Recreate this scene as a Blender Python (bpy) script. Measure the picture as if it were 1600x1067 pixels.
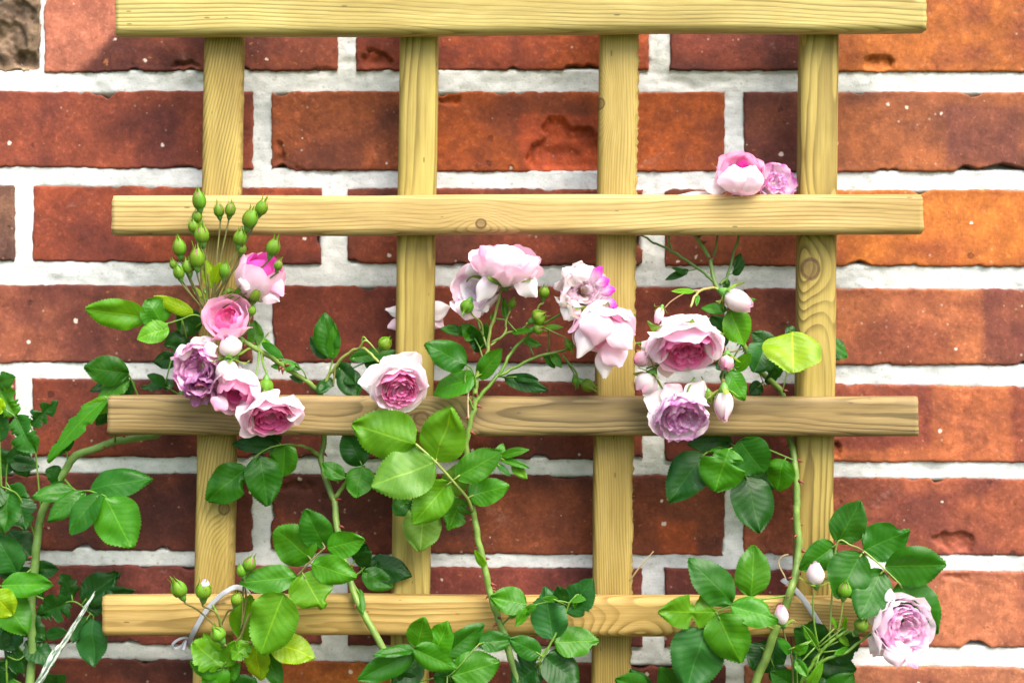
import bpy, math, random
import numpy as np
from mathutils import Vector, Matrix, Quaternion

for o in list(bpy.data.objects):
    bpy.data.objects.remove(o, do_unlink=True)
scene = bpy.context.scene
COL = scene.collection

# ------------------------------------------------------------------ camera
D = 1.10          # metres from lens to wall face
ZC = 0.60         # lens height
F = 50.0 / 36.0 * 1600.0
cam_d = bpy.data.cameras.new('camera')
cam = bpy.data.objects.new('camera', cam_d)
COL.objects.link(cam)
cam.location = (0, -D, ZC)
cam.rotation_euler = (math.radians(90), 0, 0)
cam_d.lens = 50
cam_d.sensor_width = 36
cam_d.clip_start = 0.01
cam_d.clip_end = 500
cam_d.dof.use_dof = True
cam_d.dof.focus_distance = D - 0.066
cam_d.dof.aperture_fstop = 3.4
scene.camera = cam

# ------------------------------------------------------------------ light
SUN_EL, SUN_AZ = 54.0, 34.0       # degrees; azimuth to the right of the wall's normal
world = bpy.data.worlds.new('World')
scene.world = world
world.use_nodes = True
wn = world.node_tree.nodes
wl = world.node_tree.links
sky = wn.new('ShaderNodeTexSky')
sky.sky_type = 'NISHITA'
sky.sun_disc = False
sky.sun_elevation = math.radians(SUN_EL)
sky.sun_rotation = math.radians(180 - SUN_AZ)
sky.air_density = 1.0
sky.dust_density = 5.0
sky.ozone_density = 1.0
wn['Background'].inputs['Strength'].default_value = 0.095
wl.new(sky.outputs['Color'], wn['Background'].inputs['Color'])
sun_d = bpy.data.lights.new('sun', 'SUN')
sun_d.energy = 1.5
sun_d.angle = math.radians(50)
sun_d.color = (1.0, 0.96, 0.89)
sun = bpy.data.objects.new('sun', sun_d)
COL.objects.link(sun)
sv = Vector((math.sin(math.radians(SUN_AZ)) * math.cos(math.radians(SUN_EL)),
             -math.cos(math.radians(SUN_AZ)) * math.cos(math.radians(SUN_EL)),
             math.sin(math.radians(SUN_EL))))
sun.location = sv * 5
sun.rotation_euler = sv.to_track_quat('Z', 'Y').to_euler()

scene.view_settings.view_transform = 'Standard'
scene.view_settings.look = 'None'
scene.view_settings.gamma = 1
scene.view_settings.exposure = 2.13
scene.view_settings.use_curve_mapping = False
scene.render.resolution_x = 1024
scene.render.resolution_y = 682
scene.render.engine = 'CYCLES'

# ------------------------------------------------------------------ helpers
rng = random.Random(11)
IDM = Matrix.Identity(4)
WM = {}


def P(px, py, d=0.0):
    """photo pixel and distance in front of the wall -> world point"""
    k = (D - d) / F
    return Vector(((px - 800) * k, -d, ZC - (py - 533.5) * k))


def S(d):
    return (D - d) / F      # metres per pixel at that distance


def hash3(i, j, k, seed):
    n = np.sin(i * 127.1 + j * 311.7 + k * 74.7 + seed * 19.19) * 43758.5453
    return n - np.floor(n)


def vnoise(x, y, z=0.0, seed=0.0):
    x, y, z = np.broadcast_arrays(np.asarray(x, float), np.asarray(y, float), np.asarray(z, float))
    i, j, k = np.floor(x), np.floor(y), np.floor(z)
    fx, fy, fz = x - i, y - j, z - k
    fx, fy, fz = [q * q * (3 - 2 * q) for q in (fx, fy, fz)]
    r = 0
    for a in (0, 1):
        for b in (0, 1):
            for c in (0, 1):
                wgt = (fx if a else 1 - fx) * (fy if b else 1 - fy) * (fz if c else 1 - fz)
                r = r + wgt * hash3(i + a, j + b, k + c, seed)
    return r * 2 - 1


def fbm(x, y, z=0.0, seed=0.0, o=4):
    r, a, f = 0, 0.5, 1.0
    for q in range(o):
        r = r + a * vnoise(np.asarray(x) * f, np.asarray(y) * f, np.asarray(z) * f, seed + q * 7.3)
        a *= 0.5
        f *= 2.03
    return r


def sstep(a, b, x):
    t = np.clip((x - a) / (b - a), 0, 1)
    return t * t * (3 - 2 * t)


def srgb(r, g, b, k=1.0):
    def c(v):
        v /= 255.0
        return v / 12.92 if v <= 0.04045 else ((v + 0.055) / 1.055) ** 2.4
    return (c(r) * k, c(g) * k, c(b) * k)


def grid_faces(nu, nv, close_u=False):
    """faces of a vertex grid with index i*nv+j, i<nu, j<nv"""
    fs = []
    for i in range(nu if close_u else nu - 1):
        i2 = (i + 1) % nu
        for j in range(nv - 1):
            fs.append((i * nv + j, i2 * nv + j, i2 * nv + j + 1, i * nv + j + 1))
    return fs


def make_mesh(name, verts, faces, smooth=True, uv=None, col=None):
    me = bpy.data.meshes.new(name)
    verts = np.asarray(verts, float)
    me.from_pydata(verts.tolist(), [], faces)
    if smooth:
        me.polygons.foreach_set('use_smooth', [True] * len(me.polygons))
    if uv is not None:
        l = me.uv_layers.new(name='UVMap')
        idx = np.zeros(len(me.loops), int)
        me.loops.foreach_get('vertex_index', idx)
        l.data.foreach_set('uv', np.asarray(uv, float)[idx].ravel())
    if col is not None:
        a = me.color_attributes.new('Col', 'FLOAT_COLOR', 'POINT')
        c = np.ones((len(verts), 4))
        c[:, :3] = col
        a.data.foreach_set('color', c.ravel())
    me.update()
    return me


def link(name, me, parent=None, M=None, mat=None, color=None):
    o = bpy.data.objects.new(name, me)
    COL.objects.link(o)
    M = M.copy() if M is not None else IDM.copy()
    if parent is not None:
        o.parent = parent
        o.matrix_parent_inverse = WM[parent.name].inverted()
    o.matrix_basis = M
    WM[o.name] = M
    if me is not None and mat is not None and len(me.materials) == 0:
        me.materials.append(mat)
    if color is not None:
        o.color = (*color, 1)
    return o


def tag(o, label, cat=None, group=None, kind=None):
    o['label'] = label
    if cat:
        o['category'] = cat
    if group:
        o['group'] = group
    if kind:
        o['kind'] = kind
    return o


def frame(loc, x, z):
    """matrix with local X along x, local Z near z"""
    x = x.normalized()
    y = z.cross(x).normalized()
    z = x.cross(y)
    m = Matrix((x, y, z)).transposed().to_4x4()
    m.translation = loc
    return m


def frame_z(loc, z, roll=0.0):
    z = z.normalized()
    q = z.to_track_quat('Z', 'Y')
    m = q.to_matrix().to_4x4() @ Matrix.Rotation(roll, 4, 'Z')
    m.translation = loc
    return m


def smooth_path(pts, n=6):
    """Catmull-Rom through points, each a numpy row (any width)"""
    p = np.asarray(pts, float)
    if len(p) < 3:
        t = np.linspace(0, 1, n + 1)[:, None]
        return p[0] * (1 - t) + p[-1] * t
    q = np.vstack([2 * p[0] - p[1], p, 2 * p[-1] - p[-2]])
    out = []
    for i in range(1, len(q) - 2):
        for t in np.linspace(0, 1, n, endpoint=False):
            a, b, c, d = q[i - 1], q[i], q[i + 1], q[i + 2]
            out.append(0.5 * (2 * b + (c - a) * t + (2 * a - 5 * b + 4 * c - d) * t * t + (3 * b - a - 3 * c + d) * t ** 3))
    out.append(q[-2])
    return np.array(out)


def tube(path, rad, sides=8, wob=0.0, seed=0):
    """swept tube -> verts, faces; rad scalar or per point"""
    path = np.asarray(path, float)
    n = len(path)
    rad = np.broadcast_to(np.asarray(rad, float), (n,))
    vs = []
    up = Vector((0.3, -1, 0.2)).normalized()
    for i in range(n):
        t = Vector(path[min(i + 1, n - 1)] - path[max(i - 1, 0)])
        if t.length < 1e-9:
            t = Vector((0, 0, 1))
        t.normalize()
        a = t.cross(up)
        if a.length < 1e-4:
            a = t.cross(Vector((1, 0, 0)))
        a.normalize()
        b = t.cross(a)
        for k in range(sides):
            an = 2 * math.pi * k / sides
            r = rad[i] * (1 + wob * float(vnoise(i * 0.7, k * 1.3, 0, seed)))
            vs.append(Vector(path[i]) + (a * math.cos(an) + b * math.sin(an)) * r)
    fs = []
    for i in range(n - 1):
        for k in range(sides):
            k2 = (k + 1) % sides
            fs.append((i * sides + k, i * sides + k2, (i + 1) * sides + k2, (i + 1) * sides + k))
    fs.append(tuple(range(sides - 1, -1, -1)))
    fs.append(tuple((n - 1) * sides + k for k in range(sides)))
    return [tuple(v) for v in vs], fs


# ------------------------------------------------------------------ material helper
class NT:
    def __init__(s, name):
        s.m = bpy.data.materials.new(name)
        s.m.use_nodes = True
        s.t = s.m.node_tree
        s.t.nodes.clear()
        s.out = s.t.nodes.new('ShaderNodeOutputMaterial')

    def n(s, typ, **kw):
        nd = s.t.nodes.new('ShaderNode' + typ)
        for k, v in kw.items():
            setattr(nd, k, v)
        return nd

    def set(s, sock, v):
        if hasattr(v, 'is_output') or isinstance(v, bpy.types.NodeSocket):
            s.t.links.new(v, sock)
        elif isinstance(v, (tuple, list)) and len(v) == 3 and sock.type == 'RGBA':
            sock.default_value = (*v, 1)
        else:
            sock.default_value = v

    def math(s, op, a, b=None, c=None, clamp=False):
        nd = s.n('Math', operation=op, use_clamp=clamp)
        s.set(nd.inputs[0], a)
        if b is not None:
            s.set(nd.inputs[1], b)
        if c is not None:
            s.set(nd.inputs[2], c)
        return nd.outputs[0]

    def sm(s, a, b, x, o0=0.0, o1=1.0):
        nd = s.n('MapRange', interpolation_type='SMOOTHSTEP')
        s.set(nd.inputs['Value'], x)
        s.set(nd.inputs['From Min'], a)
        s.set(nd.inputs['From Max'], b)
        s.set(nd.inputs['To Min'], o0)
        s.set(nd.inputs['To Max'], o1)
        return nd.outputs[0]

    def mix(s, f, a, b, blend='MIX'):
        nd = s.n('Mix', data_type='RGBA', blend_type=blend)
        s.set(nd.inputs['Factor'], f)
        s.set(nd.inputs['A'] if False else nd.inputs[6], a)
        s.set(nd.inputs[7], b)
        return nd.outputs[2]

    def noise(s, vec, scale, detail=4, rough=0.55, dist=0.0):
        nd = s.n('TexNoise')
        s.set(nd.inputs['Vector'], vec)
        s.set(nd.inputs['Scale'], scale)
        nd.inputs['Detail'].default_value = detail
        nd.inputs['Roughness'].default_value = rough
        nd.inputs['Distortion'].default_value = dist
        return nd.outputs['Fac']

    def vor(s, vec, scale, feature='F1', rnd=1.0):
        nd = s.n('TexVoronoi', feature=feature)
        s.set(nd.inputs['Vector'], vec)
        s.set(nd.inputs['Scale'], scale)
        nd.inputs['Randomness'].default_value = rnd
        return nd

    def mapping(s, vec, scale=(1, 1, 1), loc=(0, 0, 0)):
        nd = s.n('Mapping')
        s.set(nd.inputs['Vector'], vec)
        nd.inputs['Scale'].default_value = scale
        nd.inputs['Location'].default_value = loc
        return nd.outputs[0]

    def bump(s, h, strength=0.5, dist=0.001, normal=None):
        nd = s.n('Bump')
        nd.inputs['Strength'].default_value = strength
        nd.inputs['Distance'].default_value = dist
        s.set(nd.inputs['Height'], h)
        if normal is not None:
            s.set(nd.inputs['Normal'], normal)
        return nd.outputs[0]

    def pbr(s, color, rough=0.6, normal=None, spec=0.5, **kw):
        nd = s.n('BsdfPrincipled')
        s.set(nd.inputs['Base Color'], color)
        s.set(nd.inputs['Roughness'], rough)
        s.set(nd.inputs['Specular IOR Level'], spec)
        if normal is not None:
            s.set(nd.inputs['Normal'], normal)
        for k, v in kw.items():
            s.set(nd.inputs[k], v)
        return nd.outputs[0]

    def finish(s, shader):
        s.t.links.new(shader, s.out.inputs['Surface'])
        return s.m


def mat_brick():
    t = NT('brick_clay')
    at = t.n('Attribute', attribute_name='Col').outputs['Color']
    pos = t.n('NewGeometry').outputs['Position']
    n1 = t.noise(pos, 48, 6, 0.7)
    n2 = t.noise(pos, 330, 5, 0.78)
    n3 = t.noise(pos, 1300, 2, 0.7)
    n4 = t.noise(t.mapping(pos, (1, 1, 1), (5, 2, 9)), 130, 5, 0.75, 0.4)
    c = t.mix(t.sm(0.42, 0.68, n1, 0, 0.7), at, t.mix(1.0, at, (1.45, 1.45, 1.4), 'MULTIPLY'))
    c = t.mix(t.sm(0.56, 0.34, n1, 0, 0.45), c, t.mix(1.0, at, (0.6, 0.56, 0.58), 'MULTIPLY'))
    c = t.mix(t.sm(0.52, 0.68, n4, 0, 0.6), c, t.mix(1.0, c, (1.55, 1.65, 1.7), 'MULTIPLY'))
    c = t.mix(t.sm(0.46, 0.32, n4, 0, 0.6), c, t.mix(1.0, c, (0.55, 0.5, 0.5), 'MULTIPLY'))
    c = t.mix(t.sm(0.54, 0.66, n2, 0, 0.75), c, t.mix(1.0, c, (1.7, 1.8, 1.9), 'MULTIPLY'))
    c = t.mix(t.sm(0.45, 0.33, n2, 0, 0.55), c, t.mix(1.0, c, (0.42, 0.38, 0.38), 'MULTIPLY'))
    # pale efflorescence smears
    sm = t.noise(t.mapping(pos, (1, 1, 1.6), (3, 1, 2)), 22, 5, 0.7, 0.6)
    c = t.mix(t.math('MULTIPLY', t.sm(0.62, 0.8, sm), t.sm(0.3, 0.7, n2, 0.1, 0.45)), c, (0.42, 0.27, 0.22))
    # spalled flecks of fresh orange clay
    sp_ = t.noise(t.mapping(pos, (1, 1, 1.5), (8, 4, 1)), 62, 4, 0.7, 0.3)
    c = t.mix(t.sm(0.655, 0.70, sp_, 0, 0.75), c, (0.30, 0.105, 0.035))
    # lime grains and pits
    v = t.vor(pos, 75)
    pick = t.n('SeparateColor')
    t.set(pick.inputs[0], v.outputs['Color'])
    rad = t.math('MULTIPLY', t.math('POWER', pick.outputs[1], 4.0), 0.15)
    on = t.math('GREATER_THAN', pick.outputs[0], 0.6)
    wob = t.math('MULTIPLY_ADD', n2, 0.34, t.math('SUBTRACT', v.outputs['Distance'], 0.17))
    grain = t.math('MULTIPLY', on, t.sm(0.0, 0.035, t.math('SUBTRACT', rad, wob)))
    c = t.mix(t.math('MULTIPLY', grain, 0.8), c, (0.62, 0.53, 0.45))
    v3 = t.vor(t.mapping(pos, (1, 1, 1), (0.11, 0, 0.63)), 210)
    pick3 = t.n('SeparateColor')
    t.set(pick3.inputs[0], v3.outputs['Color'])
    g3 = t.math('MULTIPLY', t.math('GREATER_THAN', pick3.outputs[0], 0.80), t.math('LESS_THAN', t.math('MULTIPLY_ADD', n2, 0.3, v3.outputs['Distance']), t.math('MULTIPLY_ADD', pick3.outputs[1], 0.16, 0.2)))
    c = t.mix(t.math('MULTIPLY', g3, 0.55), c, t.mix(pick3.outputs[2], (0.46, 0.34, 0.26), (0.10, 0.05, 0.04)))
    v2 = t.vor(t.mapping(pos, (1, 1, 1), (0.37, 0, 0.21)), 62)
    pick2 = t.n('SeparateColor')
    t.set(pick2.inputs[0], v2.outputs['Color'])
    rad2 = t.math('MULTIPLY', t.math('POWER', pick2.outputs[1], 2.5), 0.2)
    wob2 = t.math('MULTIPLY_ADD', n2, 0.22, t.math('SUBTRACT', v2.outputs['Distance'], 0.11))
    pit = t.math('MULTIPLY', t.math('GREATER_THAN', pick2.outputs[0], 0.68), t.sm(0.0, 0.06, t.math('SUBTRACT', rad2, wob2)))
    c = t.mix(t.math('MULTIPLY', pit, 0.55), c, t.mix(1.0, c, (0.3, 0.26, 0.26), 'MULTIPLY'))
    h = t.math('MULTIPLY_ADD', n2, 0.5, t.math('MULTIPLY', n3, 0.22))
    h = t.math('MULTIPLY_ADD', n4, 0.9, h)
    h = t.math('MULTIPLY_ADD', pit, -0.8, t.math('MULTIPLY_ADD', grain, 0.25, h))
    return t.finish(t.pbr(c, 0.8, t.bump(h, 0.6, 0.0009), 0.3))


def mat_mortar():
    t = NT('lime_mortar')
    pos = t.n('NewGeometry').outputs['Position']
    n1 = t.noise(pos, 30, 5, 0.65)
    n2 = t.noise(pos, 500, 4, 0.75)
    n3 = t.noise(t.mapping(pos, (1, 1, 2.2)), 90, 5, 0.7, 0.5)
    c = t.mix(t.sm(0.3, 0.7, n1), (0.43, 0.45, 0.44), (0.60, 0.605, 0.595))
    c = t.mix(t.sm(0.54, 0.76, n3, 0, 0.6), c, (0.28, 0.29, 0.245))
    c = t.mix(t.sm(0.44, 0.3, n2, 0, 0.75), c, (0.24, 0.24, 0.21))
    v = t.vor(pos, 230)
    pk = t.n('SeparateColor')
    t.set(pk.inputs[0], v.outputs['Color'])
    g = t.math('MULTIPLY', t.math('GREATER_THAN', pk.outputs[0], 0.88), t.math('LESS_THAN', v.outputs['Distance'], 0.28))
    c = t.mix(t.math('MULTIPLY', g, 0.6), c, t.mix(pk.outputs[1], (0.16, 0.15, 0.13), (0.6, 0.55, 0.45)))
    h = t.math('MULTIPLY_ADD', n2, 0.6, t.math('MULTIPLY', n3, 0.8))
    h = t.math('MULTIPLY_ADD', g, 0.3, h)
    return t.finish(t.pbr(c, 0.92, t.bump(h, 0.6, 0.0010), 0.15))


def mat_wood(name, light, dark, y0, z0, freq, tilt, seed, knots=(), stain=0.0, streak=0.25):
    """pine sawn lengthwise along local X: rings round an axis at (y0, z0) tilted along the stick"""
    t = NT(name)
    obj = t.n('TexCoord').outputs['Object']
    sp = t.n('SeparateXYZ')
    t.set(sp.inputs[0], obj)
    x, y, z = sp.outputs
    off = t.mapping(obj, (1, 1, 1), (seed * 1.37, seed * 0.71, seed * 2.1))
    wl_ = t.noise(t.mapping(off, (3.2, 6, 6)), 1.0, 2, 0.5)
    wl2 = t.noise(t.mapping(off, (9, 40, 40)), 1.0, 3, 0.5)
    wl2 = t.math('SUBTRACT', wl2, 0.5)
    zc = t.math('ADD', t.math('SUBTRACT', z, z0), t.math('MULTIPLY', x, tilt))
    zc = t.math('MULTIPLY_ADD', t.math('SUBTRACT', wl_, 0.5), 0.03, zc)
    yc = t.math('ADD', t.math('SUBTRACT', y, y0), t.math('MULTIPLY', x, tilt * 0.6))
    r = t.math('SQRT', t.math('ADD', t.math('MULTIPLY', zc, zc), t.math('MULTIPLY', yc, yc)))
    r = t.math('MULTIPLY_ADD', wl2, 0.0022, r)
    kmask = None
    for (kx, kz, kr) in knots:
        eye = kr > 0
        kr = abs(kr)
        dx = t.math('MULTIPLY', t.math('SUBTRACT', x, kx), 0.55)
        dz = t.math('SUBTRACT', z, kz)
        d2 = t.math('ADD', t.math('MULTIPLY', dx, dx), t.math('MULTIPLY', dz, dz))
        g = t.math('EXPONENT', t.math('MULTIPLY', d2, -1.0 / (2 * (kr * 1.35) ** 2)))
        r = t.math('MULTIPLY_ADD', g, kr * 1.5, r)
        if not eye:
            continue
        dx2 = t.math('SUBTRACT', x, kx)
        dd = t.math('SQRT', t.math('ADD', t.math('MULTIPLY', t.math('MULTIPLY', dx2, dx2), 0.8), t.math('MULTIPLY', dz, dz)))
        dd = t.math('MULTIPLY_ADD', wl2, 0.003, dd)
        k = t.sm(kr * 0.75, kr * 0.35, dd)
        kring = t.math('MULTIPLY', t.sm(kr * 0.8, kr * 0.62, dd), t.sm(kr * 0.36, kr * 0.52, dd))
        km = t.math('MAXIMUM', t.math('MULTIPLY', k, 0.6), kring)
        kmask = km if kmask is None else t.math('MAXIMUM', kmask, km)
    freq = freq * 1.7
    fr = t.math('FRACT', t.math('MULTIPLY_ADD', t.math('SUBTRACT', wl2, 0.0), 0.2, t.math('MULTIPLY', r, freq)))
    late = t.math('MULTIPLY', t.math('POWER', t.sm(0.1, 0.9, fr), 2.2), t.sm(1.0, 0.9, fr))
    amt = t.noise(t.mapping(off, (5, 60, 60), (4, 4, 4)), 1.0, 2)
    late = t.math('MULTIPLY', late, t.sm(0.3, 0.66, amt, 0.35, 1.0))
    c = t.mix(late, light, dark)
    fib = t.noise(t.mapping(off, (16, 750, 750)), 1.0, 5, 0.75)
    c = t.mix(t.sm(0.45, 0.7, fib, 0, 0.55), c, t.mix(1.0, c, (0.66, 0.62, 0.5), 'MULTIPLY'))
    c = t.mix(t.sm(0.48, 0.3, fib, 0, 0.4), c, t.mix(1.0, c, (1.3, 1.3, 1.4), 'MULTIPLY'))
    fib2 = t.noise(t.mapping(off, (7, 160, 160), (1, 2, 3)), 1.0, 3, 0.6)
    c = t.mix(t.sm(0.55, 0.75, fib2, 0, streak), c, t.mix(1.0, dark, (0.8, 0.75, 0.65), 'MULTIPLY'))
    if stain > 0:
        st = t.noise(t.mapping(off, (5, 45, 45), (7, 1, 5)), 1.0, 4, 0.6, 0.8)
        c = t.mix(t.sm(0.47, 0.68, st, 0, stain), c, (0.115, 0.078, 0.035))
    tone = t.noise(t.mapping(off, (6, 25, 25), (9, 3, 2)), 1.0, 4, 0.6)
    c = t.mix(t.sm(0.40, 0.68, tone, 0, 0.7), c, t.mix(1.0, c, (0.66, 0.61, 0.48), 'MULTIPLY'))
    c = t.mix(t.sm(0.55, 0.3, tone, 0, 0.35), c, t.mix(1.0, c, (1.12, 1.18, 1.25), 'MULTIPLY'))
    # small dark resin flecks
    v = t.vor(t.mapping(off, (70, 260, 260)), 1.0)
    pk = t.n('SeparateColor')
    t.set(pk.inputs[0], v.outputs['Color'])
    fl = t.math('MULTIPLY', t.math('GREATER_THAN', pk.outputs[0], 0.93), t.math('LESS_THAN', v.outputs['Distance'], 0.16))
    c = t.mix(t.math('MULTIPLY', fl, 0.65), c, (0.06, 0.045, 0.02))
    if kmask is not None:
        c = t.mix(t.math('MULTIPLY', kmask, 0.92), c, t.mix(t.noise(off, 500, 3), (0.035, 0.018, 0.008), (0.16, 0.09, 0.035)))
    h = t.math('MULTIPLY_ADD', late, 0.45, t.math('MULTIPLY', fib, 0.8))
    return t.finish(t.pbr(c, 0.62, t.bump(h, 0.45, 0.0006), 0.25))


def mat_leaf():
    t = NT('rose_leaf')
    oi = t.n('ObjectInfo')
    uv = t.n('UVMap', uv_map='UVMap').outputs[0]
    sp = t.n('SeparateXYZ')
    t.set(sp.inputs[0], uv)
    u, v = sp.outputs[0], sp.outputs[1]
    av = t.math('ABSOLUTE', v)
    objc = t.n('TexCoord').outputs['Object']
    wob = t.math('MULTIPLY', t.math('SUBTRACT', t.noise(objc, 90, 2), 0.5), 0.5)
    q = t.math('ADD', t.math('SUBTRACT', t.math('MULTIPLY', u, 8.5), t.math('MULTIPLY', t.math('POWER', av, 0.85), 2.3)), wob)
    fr = t.math('ABSOLUTE', t.math('SUBTRACT', t.math('FRACT', q), 0.5))
    lat = t.sm(0.42, 0.495, fr)
    lat = t.math('MULTIPLY', lat, t.sm(1.0, 0.35, av, 0.1, 1.0))
    mid = t.sm(0.055, 0.02, av)
    vein = t.math('MAXIMUM', mid, t.math('MULTIPLY', lat, 0.42))
    fine = t.vor(objc, 650, 'DISTANCE_TO_EDGE').outputs[0]
    n1 = t.noise(objc, 70, 4, 0.6)
    n2 = t.noise(objc, 600, 3, 0.6)
    base = oi.outputs['Color']
    c = t.mix(t.sm(0.3, 0.7, n1, 0, 0.6), t.mix(1.0, base, (0.78, 0.85, 0.8), 'MULTIPLY'), t.mix(1.0, base, (1.3, 1.14, 1.1), 'MULTIPLY'))
    c = t.mix(t.math('MULTIPLY', vein, 0.45), c, t.mix(1.0, base, (2.6, 1.75, 1.6), 'MULTIPLY'))
    c = t.mix(t.sm(0.93, 1.0, av, 0, 0.5), c, t.mix(1.0, base, (2.2, 1.6, 1.0), 'MULTIPLY'))
    # a few blemishes
    bl = t.noise(t.math('ADD', objc, 0) if False else objc, 130, 3, 0.7)
    dust = t.noise(objc, 900, 2, 0.6)
    c = t.mix(t.sm(0.62, 0.72, dust, 0, 0.25), c, t.mix(1.0, base, (2.0, 1.5, 1.5), 'MULTIPLY'))
    spot = t.math('MULTIPLY', t.sm(0.68, 0.74, bl), t.sm(0.4, 0.6, oi.outputs['Random']))
    c = t.mix(t.math('MULTIPLY', spot, 0.8), c, (0.14, 0.085, 0.02))
    h = t.math('MULTIPLY_ADD', fr, -1.2, t.math('MULTIPLY', mid, -0.9))
    h = t.math('MULTIPLY_ADD', n2, 0.35, h)
    h = t.math('MULTIPLY_ADD', fine, 0.5, h)
    nor = t.bump(h, 0.2, 0.0010)
    geo = t.n('NewGeometry')
    back = geo.outputs['Backfacing']
    c2 = t.mix(t.math('MULTIPLY', back, 0.6), c, t.mix(1.0, c, (1.6, 1.3, 1.5), 'MULTIPLY'))
    pb = t.pbr(c2, t.math('MULTIPLY_ADD', n1, 0.35, 0.24), nor, 0.32)
    tr = t.n('BsdfTranslucent')
    t.set(tr.inputs['Color'], t.mix(1.0, c, (2.4, 2.0, 0.9), 'MULTIPLY'))
    mx = t.n('MixShader')
    mx.inputs[0].default_value = 0.38
    t.t.links.new(pb, mx.inputs[1])
    t.t.links.new(tr.outputs[0], mx.inputs[2])
    return t.finish(mx.outputs[0])


def mat_petal():
    t = NT('rose_petal')
    at = t.n('Attribute', attribute_name='Col').outputs['Color']
    objc = t.n('TexCoord').outputs['Object']
    uv = t.n('UVMap', uv_map='UVMap').outputs[0]
    st = t.noise(t.mapping(uv, (2.0, 26, 1)), 1.0, 3, 0.6)
    n = t.noise(objc, 120, 4, 0.6)
    c = t.mix(t.sm(0.45, 0.75, st, 0, 0.3), at, t.mix(1.0, at, (0.96, 0.8, 0.9), 'MULTIPLY'))
    c = t.mix(t.sm(0.5, 0.75, n, 0, 0.3), c, t.mix(1.0, at, (1.05, 1.12, 1.05), 'MULTIPLY'))
    nor = t.bump(t.math('MULTIPLY_ADD', st, 0.6, t.math('MULTIPLY', n, 0.8)), 0.25, 0.001)
    pb = t.pbr(c, 0.55, nor, 0.25)
    tr = t.n('BsdfTranslucent')
    t.set(tr.inputs['Color'], c)
    mx = t.n('MixShader')
    mx.inputs[0].default_value = 0.38
    t.t.links.new(pb, mx.inputs[1])
    t.t.links.new(tr.outputs[0], mx.inputs[2])
    return t.finish(mx.outputs[0])


def mat_stem():
    """green bark; object colour sets how green or red"""
    t = NT('rose_stem')
    base = t.n('ObjectInfo').outputs['Color']
    pos = t.n('NewGeometry').outputs['Position']
    n1 = t.noise(pos, 110, 4, 0.6)
    n2 = t.noise(pos, 700, 3, 0.6)
    c = t.mix(t.sm(0.35, 0.7, n1, 0, 0.7), t.mix(1.0, base, (0.8, 0.8, 0.8), 'MULTIPLY'), t.mix(1.0, base, (1.35, 1.25, 1.2), 'MULTIPLY'))
    c = t.mix(t.sm(0.68, 0.76, n2, 0, 0.5), c, (0.10, 0.05, 0.02))
    return t.finish(t.pbr(c, 0.45, t.bump(n2, 0.25, 0.0006), 0.4))


def mat_plain(name, color, rough=0.5, spec=0.4, var=0.25, scale=200, transl=0.0):
    t = NT(name)
    pos = t.n('NewGeometry').outputs['Position']
    n1 = t.noise(pos, scale, 4, 0.6)
    c = t.mix(t.sm(0.3, 0.7, n1, 0, var), color, tuple(q * 0.55 for q in color))
    pb = t.pbr(c, rough, t.bump(n1, 0.2, 0.0006), spec)
    if transl:
        tr = t.n('BsdfTranslucent')
        t.set(tr.inputs['Color'], c)
        mx = t.n('MixShader')
        mx.inputs[0].default_value = transl
        t.t.links.new(pb, mx.inputs[1])
        t.t.links.new(tr.outputs[0], mx.inputs[2])
        pb = mx.outputs[0]
    return t.finish(pb)


M_BRICK, M_MORTAR, M_LEAF, M_PETAL, M_STEM = mat_brick(), mat_mortar(), mat_leaf(), mat_petal(), mat_stem()
M_THORN = mat_plain('rose_thorn', (0.17, 0.03, 0.02), 0.45, 0.4)
M_TIE = mat_plain('white_plastic_tie', (0.52, 0.54, 0.58), 0.3, 0.5, 0.1, 200, 0.5)
M_STRAW = mat_plain('dry_straw', (0.40, 0.31, 0.16), 0.7, 0.2, 0.4)


def mat_ground():
    t = NT('garden_soil_and_grass')
    pos = t.n('NewGeometry').outputs['Position']
    sp = t.n('SeparateXYZ')
    t.set(sp.inputs[0], pos)
    n1 = t.noise(pos, 9, 6, 0.65)
    n2 = t.noise(pos, 120, 4, 0.7)
    lawn = t.sm(-0.45, -0.62, t.math('MULTIPLY_ADD', n1, 0.2, sp.outputs[1]))
    soil = t.mix(n2, (0.045, 0.032, 0.022), (0.11, 0.08, 0.055))
    grass = t.mix(n2, (0.03, 0.075, 0.012), (0.08, 0.14, 0.03))
    c = t.mix(lawn, soil, grass)
    return t.finish(t.pbr(c, 0.9, t.bump(n2, 0.8, 0.01), 0.2))


def mat_wall_core():
    t = NT('brickwork_far')
    pos = t.n('NewGeometry').outputs['Position']
    sp = t.n('SeparateXYZ')
    t.set(sp.inputs[0], pos)
    cb = t.n('CombineXYZ')
    t.set(cb.inputs[0], sp.outputs[0])
    t.set(cb.inputs[1], sp.outputs[2])
    b = t.n('TexBrick')
    t.set(b.inputs['Vector'], cb.outputs[0])
    b.inputs['Scale'].default_value = 1.0
    b.inputs['Brick Width'].default_value = 0.243
    b.inputs['Row Height'].default_value = 0.0738
    b.inputs['Mortar Size'].default_value = 0.008
    b.inputs['Color1'].default_value = (0.20, 0.06, 0.035, 1)
    b.inputs['Color2'].default_value = (0.30, 0.11, 0.05, 1)
    b.inputs['Mortar'].default_value = (0.55, 0.55, 0.52, 1)
    n = t.noise(pos, 60, 5, 0.6)
    c = t.mix(t.sm(0.3, 0.7, n, 0, 0.4), b.outputs['Color'], t.mix(1.0, b.outputs['Color'], (0.6, 0.55, 0.5), 'MULTIPLY'))
    return t.finish(t.pbr(c, 0.85, t.bump(t.math('MULTIPLY_ADD', b.outputs['Fac'], -2.0, n), 0.6, 0.002), 0.2))


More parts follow.
